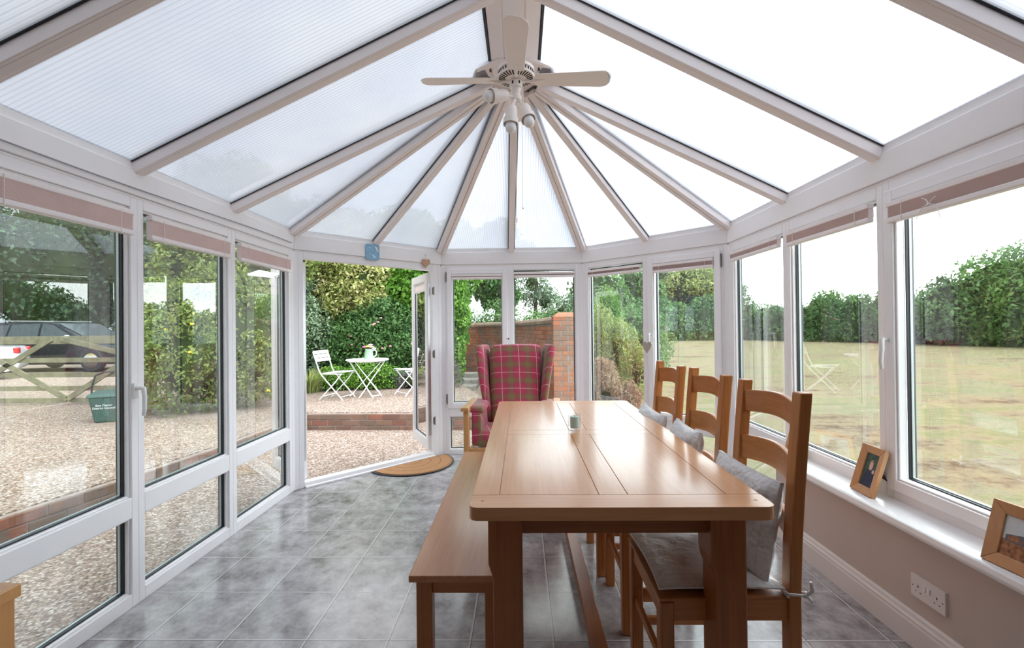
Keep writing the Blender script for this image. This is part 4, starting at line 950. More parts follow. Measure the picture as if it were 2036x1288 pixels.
barn = (skyp, [([(-0.5, 0), (0.5, 0), (0.5, 0.40), (0.1, 0.45), (-0.5, 0.38)], rd), ([(-0.40, 0.36), (0.45, 0.36), (0.45, 0.52), (0.12, 0.62), (-0.12, 0.52)], gy), ([(0.16, 0.42), (0.4, 0.4), (0.4, 0.5), (0.28, 0.56)], rd)])
pframe((1.478, 1.392, 0.502), math.radians(4), 0.235, 0.195, 0.036, math.radians(15), 'wooden photo frame with a barn landscape, at the near end of the right windowsill', barn)
grey = (plain('photo_pale', (0.45, 0.48, 0.50), 0.3, var=0.3, scale=40), [(ell(-0.1, 0.5, 0.2, 0.25), nv)])
pframe((1.50, 2.64, 0.502), math.radians(-22), 0.21, 0.150, 0.026, math.radians(14), 'landscape wooden photo frame on the sill seen through the near chair back', grey)
# oak side table whose corner enters the frame at lower left
st = thing('side_table', (-1.42, 0.86, 0), label='honey oak side table, only its corner showing at the left edge', cat='table')
mb = MB(); mb.box(-1.70, -1.150, 0.64, 1.035, 0.655, 0.685); mb.build('table_top', HONEY, st, True, bevel=0.003)
for x in (-1.69, -1.205):
    for y in (0.65, 0.985): mb = MB(); mb.box(x, x + 0.045, y, y + 0.045, 0, 0.655); mb.build('leg', HONEY, st, True, bevel=0.003)

# ================================================================= OUTDOORS: ground
GZ, TZ2 = -0.155, 0.08
def slab(poly, z0, z1, name, mat):
    mb = MB(); mb.prism(poly, lambda a, b, d: (a, b, d), z0, z1); return mb.build(name, mat, kind='structure')
slab([(-90, -40), (120, -40), (120, 160), (-90, 160)], GZ - 0.3, GZ - 0.012, 'lawn', LAWN)
slab([(-34, -6), (2.15, -6), (2.15, 3.85), (1.75, 4.35), (0.95, 5.1), (0.90, 6.6), (0.6, 7.6), (0.2, 10.2), (-0.4, 12.3), (-2.2, 13.6), (-5, 26), (-34, 26)], GZ - 0.2, GZ, 'ground', GRAVEL)
KX = [(-3.62, -4.0), (-3.38, 2.92), (-3.24, 3.70), (-3.11, 4.73), (-3.05, 6.44), (-0.62, 6.38)]
slab([(KX[-1][0], KX[-1][1]), (-0.75, 8.0), (-1.25, 9.6), (-1.9, 12.0), (-1.9, 15.0), (-28, 24.0), (-30, -4.0)] + KX[:-1], GZ - 0.1, TZ2, 'ground', GRAVEL)
def brick_run(mb, a, b, z0, courses, th, bl=0.215, bh=0.065, g=0.010, zfun=None, jit=0.003, side=0):
    a, b = Vector((*a, 0)), Vector((*b, 0)); L = (b - a).length; d = (b - a) / L; n = Vector((-d.y, d.x, 0))
    for c in range(courses):
        u = -(bl + g) / 2 if c % 2 else 0.0
        while u < L:
            u0, u1 = max(u, 0), min(u + bl, L); u += bl + g
            if u1 - u0 < 0.02: continue
            zc = z0 + c * (bh + g)
            if zfun is not None and zc + bh > zfun((u0 + u1) / 2 / L): continue
            j = random.uniform(-jit, jit)
            p = [a + d * u0 - n * (th / 2 - j), a + d * u1 - n * (th / 2 - j), a + d * u1 + n * (th / 2 + j), a + d * u0 + n * (th / 2 + j)]
            mb.hexa([v + Vector((0, 0, zc)) for v in p] + [v + Vector((0, 0, zc + bh)) for v in p], 0)
kb = thing('brick_kerb', (-3.06, 5.2, GZ), label='low weathered red brick kerb retaining the raised gravel terrace', cat='kerb')
for i in range(len(KX) - 1):
    if i == 0: a = (KX[0][0] + (KX[1][0] - KX[0][0]) * 0.4, -1.2)
    else: a = KX[i]
    mb = MB(); brick_run(mb, a, KX[i + 1], GZ - 0.02, 3, 0.105, bh=0.072)
    A, B = Vector((*a, 0)), Vector((*KX[i + 1], 0)); mb.beam(A + Vector((0, 0, GZ + 0.105)), B + Vector((0, 0, GZ + 0.105)), 0.090, 0.24, 1)
    mb.build('brickwork', [BRICKK, MORTAR], kb, True, bevel=0.004, seg=1)
# garden wall with end pier
WP = [(0.70, 7.15), (0.40, 8.5), (0.10, 10.1), (-0.35, 11.6), (-1.1, 12.7), (-2.4, 13.4), (-4.0, 13.7)]
WH = [1.42, 1.40, 1.39, 1.38, 1.37, 1.36, 1.35]
gw = thing('garden_wall', (-0.5, 9.8, GZ), label='curving old red brick garden wall with a square end pier, beyond the armchair', cat='wall')
mb = MB(); mc = MB()
for i in range(len(WP) - 1):
    h0, h1 = WH[i] - 0.10, WH[i + 1] - 0.10
    brick_run(mb, WP[i], WP[i + 1], GZ, 22, 0.225, zfun=lambda t_, h0=h0, h1=h1: h0 + (h1 - h0) * t_ + 0.02, jit=0.005)
    A, B = Vector((*WP[i], (GZ + h0) / 2)), Vector((*WP[i + 1], (GZ + h1) / 2)); mb.beam(A, B, 0.205, h0 - GZ - 0.01, 1)
    A, B = Vector((*WP[i], 0)), Vector((*WP[i + 1], 0)); d = (B - A).normalized(); n = Vector((-d.y, d.x, 0)); L = (B - A).length; k = int(L / 0.075)
    for j in range(k):   # rounded coping of bricks on edge
        c = A + d * (j + 0.5) * L / k; z = h0 + (h1 - h0) * (j + 0.5) / k
        V = []; prof = [(-0.135, 0.0), (-0.13, 0.05), (-0.08, 0.095), (0, 0.115), (0.08, 0.095), (0.13, 0.05), (0.135, 0.0)]
        for s_ in (-1, 1):
            for (w, q) in prof: V.append(c + n * w + d * s_ * (L / k / 2 - 0.004) + Vector((0, 0, z + q + random.uniform(-.003, .003))))
        m_ = len(prof); mc.add(V, [tuple(range(m_))[::-1], tuple(range(m_, 2 * m_))] + [(i2, (i2 + 1) % m_, m_ + (i2 + 1) % m_, m_ + i2) for i2 in range(m_)])
mb.build('brickwork', [BRICKR, MORTAR], gw, True, bevel=0.003, seg=1)
mc.build('coping', brick_mat('mossy_coping', [(0.20, 0.11, 0.08), (0.28, 0.17, 0.12), (0.24, 0.20, 0.14), (0.34, 0.22, 0.16)]), gw, True)
mb = MB()
px, py, hw = 0.655, 7.02, 0.175
for c in range(21):
    z = GZ + c * 0.075; o_ = 0.12 if c % 2 else 0.0
    for sx in (-1, 1):
        for sy in (-1, 1):
            ax = px + sx * hw; ay = py + sy * hw; lx = 0.215 if (c % 2) ^ (sx * sy > 0) else 0.11; ly = 0.325 - lx
            mb.box(ax, ax - sx * lx, ay, ay - sy * ly, z, z + 0.065, 0)
mb.box(px - hw + 0.006, px + hw - 0.006, py - hw + 0.006, py + hw - 0.006, GZ, GZ + 21 * 0.075 - 0.01, 1)
mb.build('pier', [BRICKR, MORTAR], gw, True, bevel=0.003, seg=1)
mb = MB(); z = GZ + 21 * 0.075 - 0.03; mb.hexa([(px - hw - .02, py - hw - .02, z), (px + hw + .02, py - hw - .02, z), (px + hw + .02, py + hw + .02, z), (px - hw - .02, py + hw + .02, z), (px - .10, py - .10, z + .08), (px + .16, py - .10, z + .08), (px + .16, py + .16, z + .08), (px - .10, py + .16, z + .08)])
mb.build('pier_cap', BRICKR, gw, True, bevel=0.03, seg=3)
# stone steps on the path by the wall
mb = MB()
for k in range(3): mb.box(-1.85, -1.02, 10.3 + 0.40 * k, 11.5, GZ - 0.02 + 0.10 * k, GZ + 0.10 + 0.10 * k)
o = mb.build('stone_steps', plain('grey_paving', (0.30, 0.28, 0.25), 0.9, var=0.25, scale=9), bevel=0.02); meta(o, 'three worn grey stone steps at the foot of the garden wall', 'steps')

# ================================================================= FOLIAGE
def leafmesh(name, blobs, n, size, mats, parent=None, seed=1, zmin=-10, sub=34, shell=0.30, subr=0.34, core=0.70, up_bias=0.25, aspect=0.5, kind=None):
    rng = np.random.default_rng(seed)
    vol = np.array([(b[3] * b[4] * b[5]) ** (2 / 3) for b in blobs]); pr = vol / vol.sum()
    bi = rng.choice(len(blobs), n, p=pr); Bm = np.array(blobs, float)
    subs = []
    for b in Bm:
        d = rng.normal(size=(sub, 3)); d /= np.linalg.norm(d, axis=1, keepdims=True); subs.append(d * rng.uniform(0.62, 0.92, (sub, 1)))
    subs = np.array(subs); si = rng.integers(0, sub, n)
    d = rng.normal(size=(n, 3)); d /= np.linalg.norm(d, axis=1, keepdims=True)
    rad = subr * (1 - shell * rng.random((n, 1)) ** 2)
    loc = subs[bi, si] + d * rad
    loose = rng.random(n) < 0.12
    l2 = rng.normal(size=(n, 3)); l2 /= np.linalg.norm(l2, axis=1, keepdims=True); l2 *= rng.uniform(0.85, 1.08, (n, 1)); loc[loose] = l2[loose]
    c = Bm[bi, :3] + loc * Bm[bi, 3:6]
    keep = c[:, 2] > zmin; c = c[keep]; d = d[keep]; bi = bi[keep]; si = si[keep]; n = len(c)
    nr = d + 0.7 * rng.normal(size=(n, 3)); nr[:, 2] += up_bias; nr /= np.linalg.norm(nr, axis=1, keepdims=True)
    t = rng.normal(size=(n, 3)); t -= (t * nr).sum(1, keepdims=True) * nr; t /= np.linalg.norm(t, axis=1, keepdims=True)
    t[:, 2] -= 0.2; b_ = np.cross(nr, t); s = size * rng.uniform(0.6, 1.35, (n, 1))
    v = np.stack([c - t * s * 0.5, c + b_ * s * aspect * 0.5 + nr * s * 0.06, c + t * s * 0.5 - nr * s * 0.08, c - b_ * s * aspect * 0.5 + nr * s * 0.06], 1).reshape(-1, 3)
    f = np.arange(4 * n, dtype=np.int32).reshape(-1, 4)
    sr = rng.random((len(blobs), sub))[bi, si]
    r = np.clip(0.45 * sr + 0.55 * rng.random(n), 0, 1)
    V = [v]; Fq = [f]; Mi = [np.zeros(n, np.int32)]; Rn = [r]; base = 4 * n
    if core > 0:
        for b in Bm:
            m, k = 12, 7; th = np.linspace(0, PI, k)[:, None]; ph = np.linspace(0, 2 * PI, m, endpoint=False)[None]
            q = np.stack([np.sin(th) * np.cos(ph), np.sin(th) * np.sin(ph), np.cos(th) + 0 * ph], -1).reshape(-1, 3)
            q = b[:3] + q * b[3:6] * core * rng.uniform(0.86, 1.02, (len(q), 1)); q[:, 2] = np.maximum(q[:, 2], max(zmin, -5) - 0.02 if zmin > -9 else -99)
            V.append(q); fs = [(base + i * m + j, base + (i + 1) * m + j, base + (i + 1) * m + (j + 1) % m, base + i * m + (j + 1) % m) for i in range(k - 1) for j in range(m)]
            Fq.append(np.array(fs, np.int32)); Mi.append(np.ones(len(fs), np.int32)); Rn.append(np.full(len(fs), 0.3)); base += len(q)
    V = np.concatenate(V); Fq = np.concatenate(Fq); Mi = np.concatenate(Mi); Rn = np.concatenate(Rn)
    if parent is not None: V = V - np.array(parent.location)[None]
    me = bpy.data.meshes.new(name); nf = len(Fq)
    me.vertices.add(len(V)); me.vertices.foreach_set('co', V.astype(np.float32).ravel())
    me.loops.add(nf * 4); me.loops.foreach_set('vertex_index', Fq.ravel().astype(np.int32))
    me.polygons.add(nf); me.polygons.foreach_set('loop_start', np.arange(0, nf * 4, 4, dtype=np.int32))
    me.update(calc_edges=True); me.polygons.foreach_set('material_index', Mi)
    at = me.attributes.new('rnd', 'FLOAT', 'FACE'); at.data.foreach_set('value', Rn.astype(np.float32))
    me.materials.append(mats); me.materials.append(DARKCORE)
    o = bpy.data.objects.new(name, me); COL.objects.link(o); o.parent = parent; return o
def trunk(mb, base, top, r0, r1, bends=3, rs=0):
    rnd = random.Random(rs); a, b = Vector(base), Vector(top); pts = []; rr_ = []
    for k in range(bends + 2):
        t_ = k / (bends + 1); p = a.lerp(b, t_); j = r0 * 1.2 if 0 < k else 0
        pts.append(p + Vector((rnd.uniform(-j, j), rnd.uniform(-j, j), 0))); rr_.append(r0 + (r1 - r0) * t_)
    mb.tube(pts, rr_, 8)
def plant(name, label, cat, blobs, n, size, mat, base=None, seed=1, zmin=None, tr=None, leafname='foliage', group=None, **kw):
    b0 = blobs[0]; gz = GZ if zmin is None else zmin
    base = base or (b0[0], b0[1], gz); t = thing(name, base, label=label, cat=cat, group=group)
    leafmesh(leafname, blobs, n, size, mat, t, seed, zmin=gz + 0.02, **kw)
    mb = MB(); k = 0
    if tr:
        for (r0, top) in tr: trunk(mb, base, top, r0, r0 * 0.4, rs=seed + k); k += 1
    else:
        for b in blobs[:4]:
            trunk(mb, (b[0] * 0.4 + base[0] * 0.6, b[1] * 0.4 + base[1] * 0.6, gz - 0.05), (b[0], b[1], b[2] + b[5] * 0.4), 0.035, 0.012, rs=seed + k); k += 1
    mb.build('stems' if not tr else 'trunk', BARK, t, True, smooth=True)
    return t
T = TZ2
# behind the bistro set
plant('variegated_shrub', 'tall cream-variegated shrub seen through the upper left of the garden doorway', 'shrub',
      [(-4.35, 10.5, 2.0, 1.05, 0.8, 1.0), (-3.55, 10.35, 2.35, 0.75, 0.7, 0.65), (-4.0, 10.6, 3.1, 1.2, 0.8, 0.9), (-3.25, 10.2, 1.75, 0.45, 0.5, 0.40)], 42000, 0.095, L_VAR, (-4.1, 10.6, T), 11, T, aspect=0.42)
plant('climbing_ivy_bank', 'bright green leafy climber filling the right of the garden doorway view', 'climber',
      [(-2.55, 10.7, 2.2, 0.95, 0.8, 1.0), (-2.1, 10.6, 1.3, 0.8, 0.7, 0.95), (-2.9, 10.8, 3.2, 1.0, 0.8, 0.9), (-1.7, 10.8, 2.8, 0.8, 0.7, 1.0)], 42000, 0.095, L_GRN, (-2.4, 10.8, T), 12, T, aspect=0.6)
rb = plant('rose_bush', 'dark green rose bush with pink blooms behind the white garden table', 'shrub',
      [(-3.35, 9.75, 0.75, 1.0, 0.6, 0.85), (-2.55, 9.6, 0.65, 0.7, 0.5, 0.7), (-3.0, 9.9, 1.35, 0.7, 0.5, 0.6)], 34000, 0.07, L_DRK, (-3.1, 9.8, T), 13, T)
plant('grey_green_shrub', 'grey-green small-leaved shrub at the left edge of the doorway view', 'shrub',
      [(-4.7, 9.6, 1.0, 0.75, 0.6, 1.0), (-5.0, 9.8, 2.1, 0.6, 0.5, 0.8)], 24000, 0.065, L_TEA, (-4.7, 9.6, T), 14, T)
def blooms(parent, pts, r, mat, name='bloom', petals=7):
    for i, p in enumerate(pts):
        mb = MB()
        for k in range(petals):
            a = 2 * PI * k / petals + i; c = Vector((math.cos(a), math.sin(a) * 0.8 - 0.3, 0.55 * math.sin(2.3 * a + i)))
            mb.ball(Vector(p) + c * r * 0.55, (r * 0.55, r * 0.5, r * 0.42), 6, 0)
        mb.ball(p, r * 0.5, 6)
        mb.build(name, mat, parent, True, smooth=True)
def at(px_, py_, Y):   # a point seen along a line of the survey photograph, at depth Y
    a = (px_ - 1018) / F_PX; b = -(py_ - 644) / F_PX; d = fw + rt * a + up * b; return Vector((0, 0, 1.258)) + d * (Y / d.y)
blooms(rb, [at(x, y, Y) for x, y, Y in ((693, 666, 9.2), (698, 668, 9.15), (745, 643, 9.3), (752, 640, 9.3), (757, 632, 9.3), (700, 685, 9.2), (819, 683, 9.1), (760, 692, 9.1), (776, 688, 9.1), (742, 645, 9.25), (820, 668, 9.2))], 0.026, PINK)
plant('lavender_clump', 'low grey-green lavender clump between the garden table and the right folding chair', 'plant',
      [(-2.05, 9.0, 0.22, 0.45, 0.3, 0.28), (-1.55, 9.05, 0.3, 0.4, 0.3, 0.35), (-2.6, 9.1, 0.2, 0.3, 0.25, 0.28)], 9000, 0.05, leaf_mat('lavender_leaves', [(0.10, 0.11, 0.09), (0.17, 0.18, 0.15), (0.23, 0.21, 0.22), (0.30, 0.28, 0.28)]), (-1.9, 9.0, T), 15, T, aspect=0.22, up_bias=0)
plant('edging_shrub', 'low green shrub beneath the white garden table', 'shrub',
      [(-2.95, 8.95, 0.25, 0.6, 0.3, 0.35), (-3.6, 8.8, 0.22, 0.35, 0.3, 0.3)], 9000, 0.045, L_GRN, (-3.0, 8.95, T), 16, T)
def grass_tuft(label, base, n, h, spread, mat, seed):
    rnd = random.Random(seed); t = thing('grass_tuft', base, label=label, cat='grass'); mb = MB()
    for _ in range(n):
        a = rnd.uniform(0, 2 * PI); r = rnd.random() * spread * 0.25; L = h * rnd.uniform(0.6, 1.1); o_ = spread * rnd.uniform(0.4, 1.0)
        b = Vector(base) + Vector((math.cos(a) * r, math.sin(a) * r, 0)); dr = Vector((math.cos(a), math.sin(a), 0)); sd_ = Vector((-dr.y, dr.x, 0)) * 0.006; V = []
        for k in range(5):
            u = k / 4; p = b + dr * o_ * u ** 1.7 + Vector((0, 0, L * (u - 0.35 * u ** 2.5))); V += [p - sd_ * (1 - u * 0.85), p + sd_ * (1 - u * 0.85)]
        mb.add(V, [(2 * k, 2 * k + 1, 2 * k + 3, 2 * k + 2) for k in range(4)])
    mb.build('blades', mat, t, True, fixn=False); return t
grass_tuft('arching green grass tuft at the foot of the left folding chair', (-3.95, 8.5, T), 420, 0.62, 0.65, L_YEL, 3)
# ivy column between the doorway and the wall
plant('ivy_column', 'tall column of fresh green ivy at the left end of the brick wall', 'climber',
      [(-1.42, 9.9, 1.9, 0.30, 0.3, 1.1), (-1.46, 9.9, 0.6, 0.24, 0.28, 0.85), (-1.35, 9.9, 2.8, 0.45, 0.4, 0.7), (-1.28, 9.85, 1.45, 0.20, 0.2, 0.3)], 16000, 0.075, L_GRN, (-1.5, 9.9, T), 17, T, aspect=0.6)
# left side, seen through the left windows
bs = plant('flowering_bush', 'broad green bush with yellow flowers outside the left windows', 'shrub',
      [(-4.75, 6.6, 0.85, 0.75, 0.7, 0.8), (-4.2, 6.9, 1.0, 0.6, 0.6, 0.85), (-5.3, 7.0, 1.2, 0.7, 0.7, 0.8), (-4.75, 7.2, 1.7, 0.7, 0.6, 0.6)], 34000, 0.055, L_BSH, (-4.7, 6.8, T), 18, T)
blooms(bs, [at(382, 644, 6.0), at(378, 700, 6.0), at(534, 776, 6.4), at(330, 655, 6.2)], 0.026, YELLOW)
plant('tall_shrub', 'tall loose shrub rising to the window heads behind the yellow-flowered bush', 'shrub',
      [(-5.3, 8.6, 2.2, 0.9, 0.8, 1.2), (-6.2, 8.8, 2.6, 0.8, 0.8, 1.3), (-5.7, 8.9, 3.7, 1.1, 0.8, 0.9), (-4.6, 8.9, 2.9, 0.7, 0.6, 0.9)], 40000, 0.09, L_BSH, (-5.6, 8.8, T), 19, T)
for i, (x, y, z, r, rz_, lab) in enumerate(((-11.5, 21.5, 3.9, 3.4, 3.6, 'dark tree mass behind the black car, nearest the bush'), (-17, 22.5, 4.2, 3.8, 4.0, 'dark tree mass behind the middle of the black car'), (-23.5, 23.5, 4.4, 4.2, 4.3, 'dark tree mass beyond the rear of the parked cars'), (-30.5, 22, 4.4, 4.2, 4.3, 'dark tree mass furthest left beyond the gate'))):
    plant('tree', lab, 'tree', [(x, y, z, r, r * 0.7, rz_), (x + 2.2, y + 0.6, z + 0.6, r * 0.7, r * 0.6, rz_ * 0.8)], 22000, 0.21, L_YEW, (x, y, T - 0.3), 30 + i, T, tr=[(0.25, (x, y, z + 1))], core=0.88)
# beyond the wall
plant('laurel_hedge', 'mid-green hedge showing just above the brick garden wall', 'hedge',
      [(-1.9 + 1.35 * k, 14.5 - 0.1 * k, 0.75 + 0.06 * (k % 2), 1.0, 0.8, 1.15) for k in range(5)], 26000, 0.09, L_HED, (0.4, 14.3, GZ), 40, GZ)
plant('conifer_tree', 'dark hanging evergreen tree rising beyond the wall left of the armchair', 'tree',
      [(-1.15, 16.2, 2.9, 0.55, 0.7, 0.9), (-0.75, 16.4, 4.0, 0.9, 0.8, 1.1), (-0.6, 16.2, 2.5, 0.55, 0.6, 0.7)], 15000, 0.13, L_DRK, (-0.8, 16.3, GZ), 41, GZ, tr=[(0.16, (-0.8, 16.3, 4.2))], core=0.6)
plant('silver_willow', 'pale silvery loose tree just right of the dark evergreen, beyond the wall', 'tree',
      [(0.45, 17.5, 2.9, 0.75, 0.6, 0.9), (0.95, 17.7, 2.2, 0.8, 0.6, 0.7), (0.15, 17.5, 3.9, 0.6, 0.6, 0.6)], 5500, 0.12, L_TEA, (0.5, 17.5, GZ), 42, GZ, tr=[(0.1, (0.5, 17.5, 3.6))], core=0.35, aspect=0.3)
plant('field_shrub', 'grey-green shrubs behind the brick pier', 'shrub',
      [(1.6, 16.5, 1.3, 0.9, 0.7, 1.0), (2.5, 17.0, 1.4, 0.9, 0.7, 1.0)], 12000, 0.10, L_TEA, (2.0, 16.8, GZ), 43, GZ)
# seen through the right bay
plant('feathery_shrub', 'feathery yellow-green shrub outside the right bay window', 'shrub',
      [(1.66, 7.9, 0.70, 0.28, 0.30, 0.60), (1.98, 7.8, 0.45, 0.26, 0.28, 0.45), (1.42, 8.0, 1.1, 0.22, 0.25, 0.5), (1.82, 8.0, 0.95, 0.2, 0.2, 0.35)], 13000, 0.075, L_YEL, (1.75, 7.85, GZ), 44, GZ, aspect=0.16, up_bias=-0.2, core=0.45)
plant('bronze_shrub', 'low bronze-pink shrub in front of the feathery shrub', 'shrub',
      [(1.30, 7.1, 0.30, 0.22, 0.24, 0.45), (1.55, 6.9, 0.15, 0.22, 0.2, 0.30)], 6500, 0.075, L_BRN, (1.45, 7.05, GZ), 45, GZ, aspect=0.16, up_bias=-0.1, core=0.5)
plant('young_conifer', 'small bright green conifer behind the feathery shrub', 'tree',
      [(1.75, 9.6, 0.9, 0.42, 0.4, 1.0), (1.8, 9.6, 1.55, 0.28, 0.28, 0.5)], 9000, 0.06, L_GRN, (1.75, 9.6, GZ), 46, GZ, aspect=0.25)
for i, (x, y, z, r, rz_, m, n_, lab) in enumerate(((4.6, 27, 2.4, 1.7, 2.6, L_HED, 14000, 'mid-green tree beyond the field gate, left of it'), (7.3, 29, 2.6, 1.6, 2.7, L_HED, 14000, 'mid-green tree right behind the field gate'),
        (17.0, 46, 5.0, 3.0, 2.2, L_YEL, 14000, 'rounded pale yellow-green tree above the far hedge'), (14.2, 50, 5.0, 2.6, 3.6, L_DRK, 12000, 'dark tree to the left of the pale rounded tree'), (20.3, 52, 6.0, 3.6, 3.6, L_DRK, 13000, 'large dark tree behind the pale rounded tree'))):
    plant('tree', lab, 'tree', [(x, y, z, r, r * 0.8, rz_), (x + r * 0.6, y + 0.5, z - rz_ * 0.35, r * 0.8, r * 0.7, rz_ * 0.6)], n_, 0.14 + y * 0.003, m, (x, y, GZ), 50 + i, GZ, tr=[(0.22, (x, y, z + 0.5))], core=0.8)
plant('tree', 'large bushy green tree at the far right edge of the field', 'tree',
      [(29.0, 28.0, 2.6, 3.3, 2.6, 2.9), (31.5, 26.0, 4.0, 3.0, 2.8, 2.4), (26.6, 29.0, 2.0, 1.6, 1.6, 2.1), (30.5, 22.5, 2.4, 3.0, 2.8, 2.7)], 34000, 0.26, L_HED, (29.5, 27, GZ), 60, GZ, tr=[(0.3, (29.5, 27, 4.5))], core=0.82)
def hedge_line(name, label, a, b, h, n, seed, mat=L_HED, size=0.2, r=1.5):
    L = math.hypot(b[0] - a[0], b[1] - a[1]); k = max(2, int(L / (r * 1.15))); rnd = random.Random(seed); bl = []
    for i in range(k):
        u = (i + 0.5) / k; hh_ = h * rnd.uniform(0.86, 1.1); bl.append((a[0] + (b[0] - a[0]) * u, a[1] + (b[1] - a[1]) * u + rnd.uniform(-.3, .3), GZ + hh_ * 0.36, r, r * 0.8, hh_ * 0.66))
    return plant(name, label, 'hedge', bl, n, size, mat, ((a[0] + b[0]) / 2, (a[1] + b[1]) / 2, GZ), seed, GZ, core=0.86, sub=30)
hedge_line('field_hedge', 'distant hedge at the back of the field below the pale rounded tree', (11.0, 44), (20.5, 43), 3.5, 26000, 70, L_HED, 0.26, 1.7)
hedge_line('field_hedge', 'long field hedge seen through the right window nearest the bay corner', (20.5, 50), (23.0, 39.5), 3.5, 26000, 71, L_HED, 0.26, 1.6)
hedge_line('field_hedge', 'thick field hedge seen through the middle right window', (23.0, 39.5), (27.0, 33.0), 3.5, 26000, 72, L_HED, 0.24, 1.6)
hedge_line('field_hedge', 'field hedge continuing beside the big tree at the far right', (27.0, 32.5), (31.0, 16.0), 3.6, 24000, 73, L_DRK, 0.24, 1.7)
hedge_line('field_hedge', 'tall field hedge out to the right beyond the window edge', (31.0, 16.0), (31.5, -6.0), 3.8, 22000, 74, L_DRK, 0.26, 1.8)

# ================================================================= GATES, CARS, BIN
def five_bar(t, x0, x1, y, z0, z1, m, lower=True):
    n = 5; th = 0.03
    zs = [z0 + (z1 - z0) * q for q in (0.04, 0.22, 0.42, 0.64, 0.93)]
    for i, z in enumerate(zs):
        hh_ = 0.05 if i < 4 else 0.065; mb = MB(); mb.box(x0, x1, y - th / 2, y + th / 2, z - hh_, z + hh_ * (1 if i == 4 else 0.5)); mb.build('rail', m, t, True, bevel=0.004)
    for x in (x0, x1 - 0.09): mb = MB(); mb.box(x, x + 0.09, y - 0.04, y + 0.04, z0 - 0.02, z1 + 0.05); mb.build('stile', m, t, True, bevel=0.006)
    xm = x0 + (x1 - x0) * 0.60
    for a, b in (((x0 + 0.08, z1 - 0.05), (xm, z0 + 0.05)), ((x1 - 0.08, z1 - 0.30), (xm, z0 + 0.05)), ((x0 + 0.08, z0 + 0.15), ((x0 + x1) / 2 + 0.05, z1 - 0.05)), (((x0 + x1) / 2 + 0.2, z1 - 0.05), (x1 - 0.06, z1 - 0.36))):
        mb = MB(); mb.beam((a[0], y - 0.03, a[1]), (b[0], y - 0.03, b[1]), 0.025, 0.085); mb.build('brace', m, t, True, bevel=0.004)
g1 = thing('field_gate', (-8.0, 7.3, T), label='weathered wooden five-bar gate in front of the parked cars', cat='gate')
five_bar(g1, -9.15, -6.10, 7.3, T + 0.04, 1.20, GATEW)
mb = MB(); mb.box(-6.06, -5.92, 7.22, 7.36, T - 0.05, 1.28); o = mb.build('gate_post', GATEW, bevel=0.01); meta(o, 'squat timber post at the right end of the five-bar gate', 'post')
g2 = thing('field_gate', (6.4, 23.2, GZ), label='small far wooden gate across the field behind the feathery shrub', cat='gate')
five_bar(g2, 5.55, 6.65, 23.2, GZ + 0.1, 1.05, GATEW)
for x, lab in ((6.85, 'far wooden gate post beside the small field gate'), (7.25, 'second far gate post, right of the other')):
    mb = MB(); mb.box(x - 0.07, x + 0.07, 23.1, 23.25, GZ - 0.05, 1.2); o = mb.build('gate_post', GATEW, bevel=0.01); meta(o, lab, 'post')

